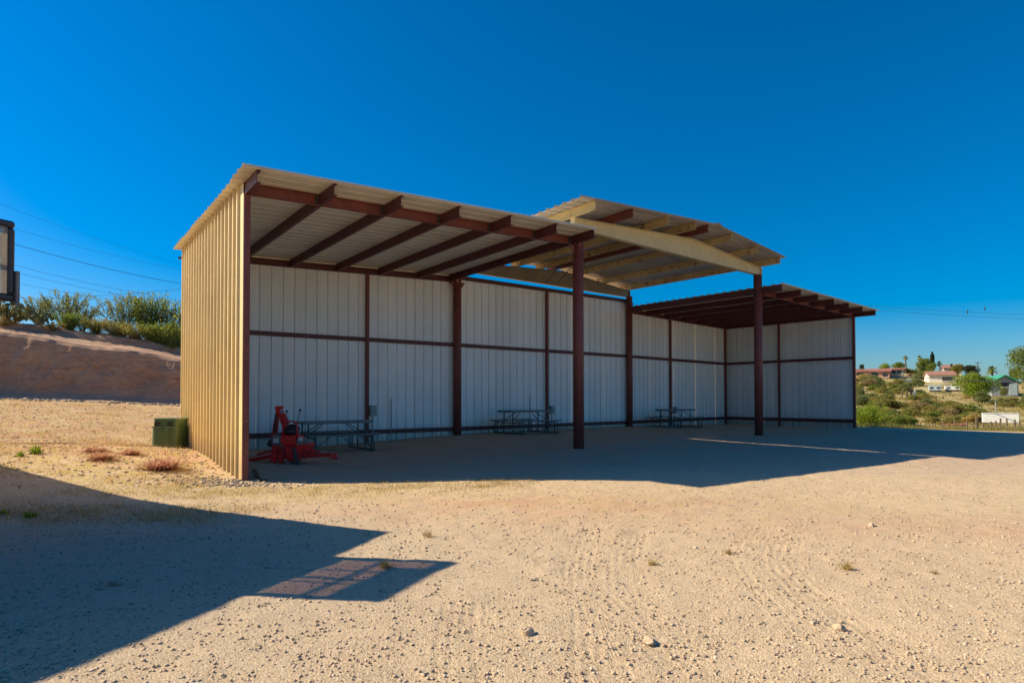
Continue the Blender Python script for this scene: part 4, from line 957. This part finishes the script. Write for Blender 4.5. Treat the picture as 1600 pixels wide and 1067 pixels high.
m = MB(); m.box((-Ls / 2 - .085, -.051, Hh * .70), (Ls - 2 * fr - .17, .004, Hh * .30)); part('print', m, 'sign_red', sg)
m = MB(); m.box((.014, -.02, .12), (.028, .10, .30)); part('mounting_bracket', m, 'console_grey', sg)
for z in (Hh - .1, .12):
    m = MB(); m.tube([(-.62, .07, z), (-1.0, 1.5, z)], .025, 8); part('support_arm', m, 'sign_frame', sg)

# ---------------------------------------------------------------- wires
def wire(p, q, sag, r, label, n=24):
    p, q = V3(p), V3(q); pts = [p + (q - p) * t - V3((0, 0, 4 * sag * t * (1 - t))) for t in np.linspace(0, 1, n)]; m = MB(); m.tube(pts, r * .72, 5)
    return tag(part('cable', m, 'cable'), label, 'cable')
pole_xy = at(338, 500, 62)
pole = empty('utility_pole', (pole_xy.x, pole_xy.y, 2.0), 0, 'utility pole hidden behind the left end of the shed', 'utility pole')
zt_ = at(338, 432, 62).z
m = MB(); m.tube([(0, 0, -1), (0, 0, zt_ - 2)], .15, 10, r2=.10); part('pole', m, 'wood_grey', pole)
m = MB(); m.beam((-1.1, 0, zt_ - 2.5), (1.1, 0, zt_ - 2.5), .1, .12); part('crossarm', m, 'wood_grey', pole)
P = lambda x, y, Y: at(x, y, Y)
wl_ = [((-120, 268), (300, 412), 'highest thin cable crossing the sky left of the shed', .012), ((-120, 310), (300, 420), 'second thin cable from the top left of the shed', .012), ((-120, 335), (300, 442), 'dark thick cable slanting down to the shed corner', .026),
       ((-120, 372), (300, 467), 'first of the two close thin cables above the bushes', .014), ((-120, 385), (300, 474), 'lower of the two close thin cables above the bushes', .014), ((-120, 408), (300, 478), 'thin cable lowest of the slanting ones over the bushes', .014),
       ((-120, 462), (300, 445), 'thin cable nearly level just above the bush tops', .014)]
for k, ((x0, y0), (x1, y1), lab, r) in enumerate(wl_):
    p, q = P(x0, y0, 40 + k), P(x1 + 30, y1 + (y1 - y0) * 30 / (x1 - x0), 62); wire(p, q, .55, r, lab)
wire(P(233, 480, 61), P(300, 432, 61.6), 0, .014, 'short steep guy wire crossing the cables near the shed')
wire(P(252, 500, 63), P(305, 452, 61.6), 0, .012, 'faint steep guy wire closest to the shed corner')
# right-hand wires
wire(P(1335, 477, 120), P(1900, 500, 95), .6, .028, 'upper faint cable in the sky right of the shed')
wire(P(1335, 483, 120), P(1900, 508, 95), .6, .028, 'lower faint cable in the sky right of the shed')
wire(P(1300, 572, 70), P(1900, 590, 42), 1.0, .050, 'black cable sagging across the far hillside')
for px, py, lab in ((1512, 489, 'small dark spacer hanging on the right sky cable'), (1539, 484, 'small dark spacer on the upper right sky cable')):
    p = at(px, py, 108); m = MB(); m.ell(p, (.12, .10, .24), 8, 6); m.beam(p + Vector((0, 0, -.36)), p + Vector((0, 0, .36)), .04, .04); tag(part('cable_spacer', m, 'cable'), lab, 'spacer')

# ---------------------------------------------------------------- houses on the hillside
def house(name, label, px0, px1, ybase, yeave, Y, depth, wall, roof, rise=.9, rot=R(-33), kind='gable', windows=(), cat='house', over=.5, door=None, axis='x'):
    xm = (px0 + px1) / 2; b = at(xm, ybase, Y); w = (px1 - px0) / F_PX * Y * .8; h = (ybase - yeave) / F_PX * Y; g = gzf(b.x, b.y); z0 = b.z
    t = empty(name, (b.x, b.y, z0), rot, label, cat); m = MB(); lo = min(g - z0, 0) - 1.5; m.box((0, depth / 2, (lo + h) / 2), (w, depth, h - lo)); part('wall', m, wall, t)
    m = MB(); x0, x1, y0, y1 = -w / 2 - over, w / 2 + over, -over, depth + over; e = .18
    if kind == 'flat': m.box((0, depth / 2, h + .15), (w + 2 * over, depth + 2 * over, .3))
    elif axis == 'x':   # ridge along x
        ym = depth / 2; vs = [(x0, y0, h), (x1, y0, h), (x1, ym, h + rise), (x0, ym, h + rise), (x0, y1, h), (x1, y1, h)]; vs += [(a, b_, c + e) for a, b_, c in vs]
        m.add(vs, [(6, 7, 8, 9), (9, 8, 11, 10), (3, 2, 1, 0), (4, 5, 2, 3), (0, 1, 7, 6), (5, 4, 10, 11), (0, 6, 9, 3), (3, 9, 10, 4), (1, 2, 8, 7), (2, 5, 11, 8)])
        g_ = MB(); 
        for x in (-w / 2, w / 2): g_.add([(x, 0, h), (x, depth, h), (x, ym, h + rise * .92)], [(0, 1, 2)])
        part('gable', g_, wall, t)
    else:               # ridge along y: gable faces the camera
        vs = [(x0, y0, h), (0, y0, h + rise), (x1, y0, h), (x0, y1, h), (0, y1, h + rise), (x1, y1, h)]; vs += [(a, b_, c + e) for a, b_, c in vs]
        m.add(vs, [(6, 7, 10, 9), (7, 8, 11, 10), (0, 3, 4, 1), (1, 4, 5, 2), (0, 1, 7, 6), (1, 2, 8, 7), (3, 9, 10, 4), (4, 10, 11, 5), (0, 6, 9, 3), (2, 5, 11, 8)])
        g_ = MB(); g_.add([(-w / 2, .0, h), (w / 2, .0, h), (0, .0, h + rise * .93)], [(0, 1, 2)]); part('gable', g_, wall, t)
    part('roof', m, roof, t)
    for (wx, wz, ww, wh) in windows:
        m = MB(); m.box((wx * w, -.03, wz * h), (ww, .08, wh)); f = part('window', m, 'window_dark', t)
        m = MB(); m.box((wx * w, -.05, wz * h - wh / 2 - .06), (ww + .2, .12, .1)); part('sill', m, 'stucco_white', f)
    if door:
        wx, ww, wh, mt = door; m = MB(); m.box((wx * w, -.04, wh / 2), (ww, .1, wh)); part('door', m, mt, t)
    return t
house('red_roofed_house', 'long pink house with flat red tiled roof nearest the shed on the skyline', 1330, 1392, 592, 582, 152, 9, 'stucco_pink', 'roof_red', .7, windows=[(-.3, .55, 1.2, 1), (.1, .55, 1.3, 1), (.38, .5, 1, 1)])
house('cream_house', 'cream stucco house beside the long pink house on the skyline', 1390, 1412, 590, 579, 156, 8, 'stucco_cream', 'roof_red', .4, windows=[(-.2, .6, .8, .9), (.2, .6, .8, .9)])
house('white_house', 'white house with brown-red roof in the middle of the hillside', 1451, 1494, 601, 588.5, 128, 7, 'stucco_white', 'roof_brown', .9, over=.25, rot=R(-26), windows=[(.12, .6, 1.1, .7), (.34, .6, .9, .7)])
house('upper_house', 'pale house with shallow brown roof above the white house', 1474, 1502, 582, 576.5, 185, 8, 'stucco_cream', 'roof_brown', 1.0, windows=[(0, .5, 1, .7)])
house('green_roofed_barn', 'grey metal barn with teal green roof on the right of the hillside', 1549, 1592, 619, 601, 97, 8, 'wall_grey', 'roof_green', 1.2, rot=R(-22), axis='y', windows=[(-.08, .9, .9, .6), (.06, .9, .9, .6)], door=(.30, 1.0, 1.7, 'pale_blue_metal'), cat='barn', over=.35)
house('slate_roofed_shed', 'low shed showing only its blue grey roof among bushes', 1412, 1432, 604, 601, 122, 5, 'wall_grey', 'roof_slate', .7, cat='shed', windows=[(.1, .4, .6, .3)])
def trailer(name, label, px0, px1, yb, yt, Y, depth, mat, rot=R(-34), wheels=True):
    xm = (px0 + px1) / 2; b = at(xm, yb, Y); w = (px1 - px0) / F_PX * Y * .8; h = (yb - yt) / F_PX * Y; t = empty(name, tuple(b), rot, label, 'trailer')
    m = MB(); m.box((0, depth / 2, h * .56), (w, depth, h * .86)); part('body', m, mat, t, bevel=.06)
    m = MB(); m.box((0, depth / 2, h + .02), (w + .1, depth + .1, .07)); part('roof', m, 'white_metal', t)
    for k in range(2): m = MB(); m.box(((-.25 + .5 * k) * w, -.02, h * .6), (.5, .05, h * .25)); part('window', m, 'window_dark', t)
    for x in (-.3, .3): m = MB(); m.tube([(x * w, -.02, h * .08), (x * w, .2, h * .08)], .18, 10); part('wheel', m, 'black_rubber', t)
trailer('travel_trailer', 'pale blue trailer parked below the white house', 1450, 1472, 613, 603.5, 106, 2.4, 'pale_blue_metal')
trailer('travel_trailer', 'longer white trailer beside the green tree below the white house', 1475, 1502, 612, 604, 107, 2.4, 'white_metal')
# white storage container behind the fence
wb = at(1563.5, 664, 58); w = 57 / F_PX * 58 * .8; t = empty('storage_box', tuple(wb), R(-34), 'long low white storage box behind the fence posts', 'storage box')
m = MB(); m.box((0, .6, .52), (w, 1.2, .84)); part('body', m, 'white_metal', t, bevel=.03)
m = MB(); m.box((0, .6, .965), (w + .06, 1.26, .05)); part('lid', m, 'white_metal', t)
for x in (-.4, 0, .4): m = MB(); m.box((x * w, .6, .0), (.12, 1.1, .20)); part('skid', m, 'wood_grey', t)
m = MB(); m.tube([(-.12 * w, .5, .95), (-.12 * w, .5, 2.1)], .05, 8); part('vent_pipe', m, 'galv', t)

# fence of rough posts
fe = empty('post_fence', tuple(at(1530, 670, 44)), 0, 'rough wooden post fence along the far right edge of the yard', 'fence')
FY = lambda px: 47 - (px - 1470) * .035
tops = [(1452, 8), (1462, 8), (1470, 9), (1474, 12), (1482, 10), (1492, 15), (1502, 9), (1511, 12), (1520, 11), (1527, 18), (1537, 9), (1548, 12), (1556, 13), (1563, 17), (1573, 16), (1586, 15), (1593, 12), (1604, 14), (1616, 15), (1630, 14)]
for px, hp in tops:
    Yf = FY(px); b = at(px, 674 + random.random() * 2, Yf); g = gzf(b.x, b.y); zt2 = at(px, 672 - hp, Yf).z; m = MB(); m.tube([(b.x, b.y, min(g, b.z) - .5), (b.x + random.uniform(-.05, .05), b.y, zt2)], .055 + (.05 if px == 1527 else 0), 6); part('fence_post', m, 'wood_grey' if px != 1527 else 'bark', fe, world=True)
for (a, b, yy) in ((1470, 1511, 664), (1474, 1511, 669), (1511, 1537, 667), (1537, 1604, 668), (1604, 1640, 668)):
    p, q = at(a, yy, FY(a)), at(b, yy, FY(b)); m = MB(); m.beam(p, q, .05, .10 if yy < 667 else .06); part('fence_rail', m, 'red_steel_worn' if b <= 1511 else 'wood_grey', fe, world=True)
f2 = empty('corral_fence', tuple(at(1430, 620, 92)), 0, 'weathered corral posts and rail among the bushes mid hillside', 'fence')
for px, y0, y1 in ((1409, 622, 612), (1417, 623, 611), (1424, 624, 613), (1429, 628, 611), (1440, 626, 616), (1452, 628, 619), (1462, 629, 620), (1473, 629, 621)):
    p, q = at(px, y0 + 3, 92), at(px, y1, 92); m = MB(); m.tube([p - Vector((0, 0, .6)), q], .11 if px != 1429 else .16, 6); part('fence_post', m, 'wood_grey' if px != 1429 else 'white_metal', f2, world=True)
m = MB(); m.beam(at(1417, 613, 92), at(1440, 611, 92), .15, .2); part('fence_rail', m, 'wood_grey', f2, world=True)

# ---------------------------------------------------------------- trees and shrubs of the hillside
def hill_pt(px, py):
    """where the ray of a photo pixel meets the hillside"""
    lo = 34.0
    for Yd in np.arange(34, 260, 1.0):
        p = at(px, py, Yd)
        if gzf(p.x, p.y) >= p.z: return p
    p = at(px, py, 185.0); return p
def crown_mesh(seed, n, leaf, lobes, lmat, squash=.8, hole=.0, name='crown'):
    r = np.random.RandomState(seed); L = r.randn(lobes, 3); L /= np.linalg.norm(L, axis=1)[:, None]; L *= (.30 + .35 * r.rand(lobes))[:, None]; rad = .28 + .25 * r.rand(lobes)
    i = r.randint(0, lobes, n); d = r.randn(n, 3); d /= np.linalg.norm(d, axis=1)[:, None]; rr = rad[i] * (.55 + .5 * r.rand(n) ** .6); c = L[i] + d * rr[:, None]; c[:, 2] *= squash
    v, f = leaves(r, c, leaf); return npmesh(name, v, f, lmat)
def trunk_mesh(seed, h, r0, nl=6, mat='bark'):
    r = np.random.RandomState(seed); m = MB(); top = np.array((r.randn() * .05, r.randn() * .05, h)); m.tube([(0, 0, -.1), (r.randn() * .03, 0, h * .5), top], r0, 7, r2=r0 * .6)
    for i in range(nl):
        a = 6.283 * i / nl + r.rand(); l = .45 + .25 * r.rand(); m.tube([top * .85, top + V3((math.cos(a) * l * .5, math.sin(a) * l * .5, l * .35)), top + V3((math.cos(a) * l, math.sin(a) * l, l * .6))], r0 * .45, 5, r2=r0 * .12, cap=False)
    return m.mesh('trunk', mat)
TREES = {}
def tree(px0, px1, ytop, ybase, Y, lmat, label, seed=1, n=7000, leaf=.035, name='tree', trunk_f=.25, group=None, lobes=14, dz=0):
    xm = (px0 + px1) / 2; b = at(xm, ybase, Y); w = (px1 - px0) / F_PX * Y / 2; h = (ybase - ytop) / F_PX * Y; key = (lmat, seed, n)
    if key not in TREES: TREES[key] = (crown_mesh(seed, n, leaf, lobes, lmat), trunk_mesh(seed, .8, .07))
    cm, tm = TREES[key]; t = empty(name, tuple(b), 0, label, 'tree', group); ch = h * (1 - trunk_f * .6)
    c = link('crown', cm, t, loc=(0, 0, h - ch * .5), rot=(0, 0, random.random() * 6)); c.scale = (w / .78, w / .78, ch * .5 / .62)
    k = link('trunk', tm, t); k.scale = (w * .9, w * .9, h * .62); return t
tree(1499, 1546, 587, 628, 88, 'leaf_bright', 'bright green mesquite tree in front of the green roofed barn', 71, 9000, .04, 'mesquite_tree', .25)
tree(1581, 1660, 541, 604, 88, 'leaf_green', 'tall feathery tree at the right border of the picture', 72, 9000, .035, 'tall_tree', .2, lobes=18)
tree(1580, 1594, 573, 600, 120, 'leaf_green', 'small tree left of the tall border tree', 73, 5000, .045, 'tree', .2)
tree(1523, 1546, 614, 634, 84, 'leaf_bluegreen', 'grey-green olive tree below the bright green mesquite', 74, 5000, .05, 'tree', .3)
tree(1563, 1574, 608, 623, 92, 'leaf_bluegreen', 'grey-green tree standing against the barn front', 75, 4500, .05, 'tree', .2)
tree(1434, 1462, 561, 588, 165, 'leaf_green', 'broad green tree on the skyline beside the slim cypress', 76, 5000, .05, 'tree', .15)
tree(1373, 1389, 569, 580, 180, 'leaf_bright', 'round bright tree on the skyline over the pink house', 77, 3000, .06, 'tree', .15)
tree(1396, 1416, 567, 580, 182, 'leaf_green', 'dark green round tree over the cream house', 76, 5000, .05, 'tree', .15)
tree(1488, 1505, 571, 588, 170, 'leaf_olive', 'olive tree right of the upper house', 78, 4000, .06, 'tree', .2)
tree(1505, 1530, 573, 588, 168, 'leaf_dark', 'dark tree on the skyline right of the upper house', 79, 4000, .06, 'tree', .15)
tree(1343, 1350, 571, 580, 185, 'leaf_dark', 'tiny dark tree behind the pink house roof', 79, 4000, .06, 'tree', .15)
# slim cypress
b = at(1457, 580, 168); t = empty('cypress', tuple(b), 0, 'slim dark cypress standing tall on the skyline', 'tree'); h = 28 / F_PX * 168
r_ = np.random.RandomState(5); nn = 2600; zz = r_.rand(nn); th = r_.rand(nn) * 6.283; rad = .42 * np.minimum(1, (1 - zz) * 5) * (.5 + .5 * r_.rand(nn)); v, f = leaves(r_, np.stack([np.cos(th) * rad, np.sin(th) * rad, zz * h], 1), .20, 2.5, 2.0)
link('crown', npmesh('cypress_crown', v, f, 'leaf_dark'), t); m = MB(); m.tube([(0, 0, -.5), (0, 0, h * .9)], .14, 6); part('trunk', m, 'bark', t)
# palms
def palm_meshes(seed, trunk_h, r_cr, nfr=34, skirt=True, mat='leaf_green'):
    r = np.random.RandomState(seed); m = MB(); m.tube([(0, 0, -.6), (.1, 0, trunk_h * .5), (0, 0, trunk_h)], .20, 8, r2=.15); tr_ = m.mesh('palm_trunk', 'bark'); m = MB()
    for i in range(nfr):
        a = r.rand() * 6.283; el = -.6 + 2.0 * r.rand(); pts = []; d = np.array((math.cos(a), math.sin(a)))
        for k in range(4):
            s = r_cr * k / 3; pts.append(np.array((d[0] * s * math.cos(el), d[1] * s * math.cos(el), trunk_h + s * math.sin(el) - .25 * r_cr * (k / 3) ** 2)))
        sd_ = V3((-d[1], d[0], 0)); w = [.03, .20, .26, .04]
        vs = [p + sg_ * sd_ * w[k] * r_cr * .8 - V3((0, 0, .06 * r_cr * w[k] * 2)) for k, p in enumerate(pts) for sg_ in (-1, 1)] + pts
        fs = [];
        for k in range(3): fs += [(2 * k, 8 + k, 9 + k, 2 * k + 2), (8 + k, 2 * k + 1, 2 * k + 3, 9 + k)]
        m.add(vs, fs)
    fr_ = m.mesh('palm_fronds', mat); m = MB(); m.ell((0, 0, trunk_h - r_cr * .35), (r_cr * .28, r_cr * .28, r_cr * .45), 10, 6); return tr_, fr_, m.mesh('palm_skirt', 'palm_skirt')
def palm(px, ytop, ybase, Y, rpx, label, seed, mat='leaf_green'):
    b = at(px, ybase, Y); rc_ = rpx / F_PX * Y; th_ = (ybase - ytop) / F_PX * Y - rc_ * .8; a_, b_, c_ = palm_meshes(seed, th_, rc_, mat=mat); t = empty('palm_tree', tuple(b), 0, label, 'palm tree')
    link('trunk', a_, t); link('fronds', b_, t); link('dead_leaf_skirt', c_, t)
palm(1415, 556, 582, 176, 5.2, 'palm tree with trunk clear of the skyline, leftmost on the hill', 81)
palm(1437, 556, 578, 172, 5.5, 'palm tree just left of the slim cypress', 82)
palm(1468, 565, 582, 170, 5.5, 'dark palm tree just right of the slim cypress', 83, 'leaf_dark')
palm(1487, 569, 586, 176, 3.6, 'small palm tree before the upper house', 84, 'leaf_dark')
palm(1550, 572, 596, 130, 9.5, 'wide spiky palm on the skyline left of the barn', 85)
b = at(1528, 578, 185); up_ = empty('utility_pole', tuple(b), 0, 'tiny utility pole on the skyline right of centre', 'utility pole')
m = MB(); m.tube([(0, 0, -2), (0, 0, 11 / F_PX * 185)], .12, 6); part('pole', m, 'wood_grey', up_); m = MB(); m.beam((-.9, 0, 1.8), (.9, 0, 1.8), .1, .12); part('crossarm', m, 'wood_grey', up_)
# bright green bush by the far corner of the shed
p = at(1352, 668, 33.5); plant('near_green', 91, (p.x, p.y, gzf(p.x, p.y) - .05), 1.25, 'bright lime green bush growing beyond the far corner of the shed', None, sz=1.35, nst=40, nleaf=14000, leaf=.03, cl=.13, lmat='leaf_bright', smat='bark_green', low=.05, spread=.85)
p = at(1378, 662, 40); plant('near_green2', 92, (p.x, p.y, gzf(p.x, p.y) - .05), 1.3, 'lighter green bush right of the lime bush by the shed', None, sz=1.1, nst=36, nleaf=9000, leaf=.034, cl=.13, lmat='leaf_bright', smat='bark_green', low=.05, spread=.85)
# scattered scrub
colour = {'leaf_olive': 'olive', 'leaf_green': 'green', 'leaf_tan': 'dry tan', 'leaf_dark': 'dark', 'leaf_bluegreen': 'grey-green', 'leaf_straw': 'straw coloured'}
MARKS = [(1345, 592, 'below the long pink house'), (1400, 592, 'below the cream house'), (1422, 606, 'by the slate roofed shed'), (1473, 600, 'around the white house'), (1430, 622, 'by the corral posts'), (1475, 625, 'downhill from the trailers'),
         (1525, 615, 'around the bright mesquite tree'), (1568, 615, 'around the green roofed barn'), (1563, 650, 'around the white storage box'), (1500, 662, 'behind the red fence rails'), (1460, 655, 'left of the red fence rails'), (1355, 620, 'up the slope beside the shed post'),
         (1360, 655, 'around the lime green bush'), (1410, 650, 'in the middle of the lower slope'), (1600, 640, 'at the right border of the hillside'), (1520, 640, 'on the bare patch above the fence')]
PLACED = []
mats = ['leaf_olive'] * 7 + ['leaf_green'] * 4 + ['leaf_tan'] * 1 + ['leaf_bluegreen'] * 2 + ['leaf_straw'] * 2
rr = np.random.RandomState(99); cnt = 0; SM = {}
for k in range(260):
    px = 1332 + 285 * rr.rand(); fy = rr.rand() ** 1.25; py = 584 + (668 - 584) * fy
    if 1530 < px < 1600 and 640 < py < 668: continue
    if 1490 < px < 1550 and 626 < py < 640: continue
    if 1444 < px < 1508 and 590 < py < 625: continue
    if 1330 < px < 1420 and py < 596: continue
    if 1540 < px < 1600 and 596 < py < 634: continue
    if k % 6 == 0: px = 1400 + 200 * rr.rand(); py = 577 + 9 * rr.rand() + max(0, (px - 1500) * .03)
    p = hill_pt(px, py); mt = mats[rr.randint(len(mats))]; sd_ = rr.randint(2); key = (mt, sd_)
    if key not in SM: SM[key] = crown_mesh(200 + sd_ * 7 + len(mt), 1500, .085, 9, mt, .75, name='shrub')
    s = (.8 + 1.0 * rr.rand() ** 1.5) * (0.50 + 0.0045 * p.y); o = link('desert_shrub', SM[key], loc=(p.x, p.y, gzf(p.x, p.y) + s * .30), rot=(0, 0, rr.rand() * 6)); o.scale = (s * 1.15, s * 1.15, s * .85)
    mk = min(MARKS, key=lambda q: (q[0] - px) ** 2 + (1.6 * (q[1] - py)) ** 2)[2]; PLACED.append((mk, mt, px, s, o))
NTH = ['', 'second', 'third', 'fourth', 'fifth', 'sixth', 'seventh', 'eighth', 'ninth', 'tenth', 'eleventh', 'twelfth', 'thirteenth', 'fourteenth']
for key in sorted({(a, b) for a, b, *_ in PLACED}):
    L_ = sorted([q for q in PLACED if (q[0], q[1]) == key], key=lambda q: q[2]); nL = len(L_)
    for k, (mk, mt, px, sz_, o) in enumerate(L_):
        order = '' if nL == 1 else 'leftmost ' if k == 0 else 'rightmost ' if k == nL - 1 else NTH[min(k, 13)] + ' '
        l = (order + colour[mt] + ' desert shrub ' + mk).strip() + ('' if nL == 1 or order in ('leftmost ', 'rightmost ') else ', counted from the left')
        tag(o, l, 'shrub', 'shrubs scattered over the far hillside')
def pl_hill(r, n):
    y = 34 + 120 * r.rand(n) ** 1.3; x = y * (.50 + .42 * r.rand(n)); return x, y
cover('hillside_grass', 60000, clumped(pl_hill, .6), ['leaf_straw', 'leaf_straw', 'leaf_olive', 'leaf_tan'], .12, .45, .03, 'dry grass and low scrub covering the hillside', 65)
def pl_edge(r, n):
    x = 14 + 14 * r.rand(n); y = 30.5 + .7 * r.randn(n) - .12 * (x - 14) + 1.5 * r.rand(n); return x, y
cover('edge_grass', 9000, clumped(pl_edge, .2), ['leaf_olive', 'leaf_green', 'leaf_tan'], .08, .35, .008, 'weeds along the far edge of the yard', 66)
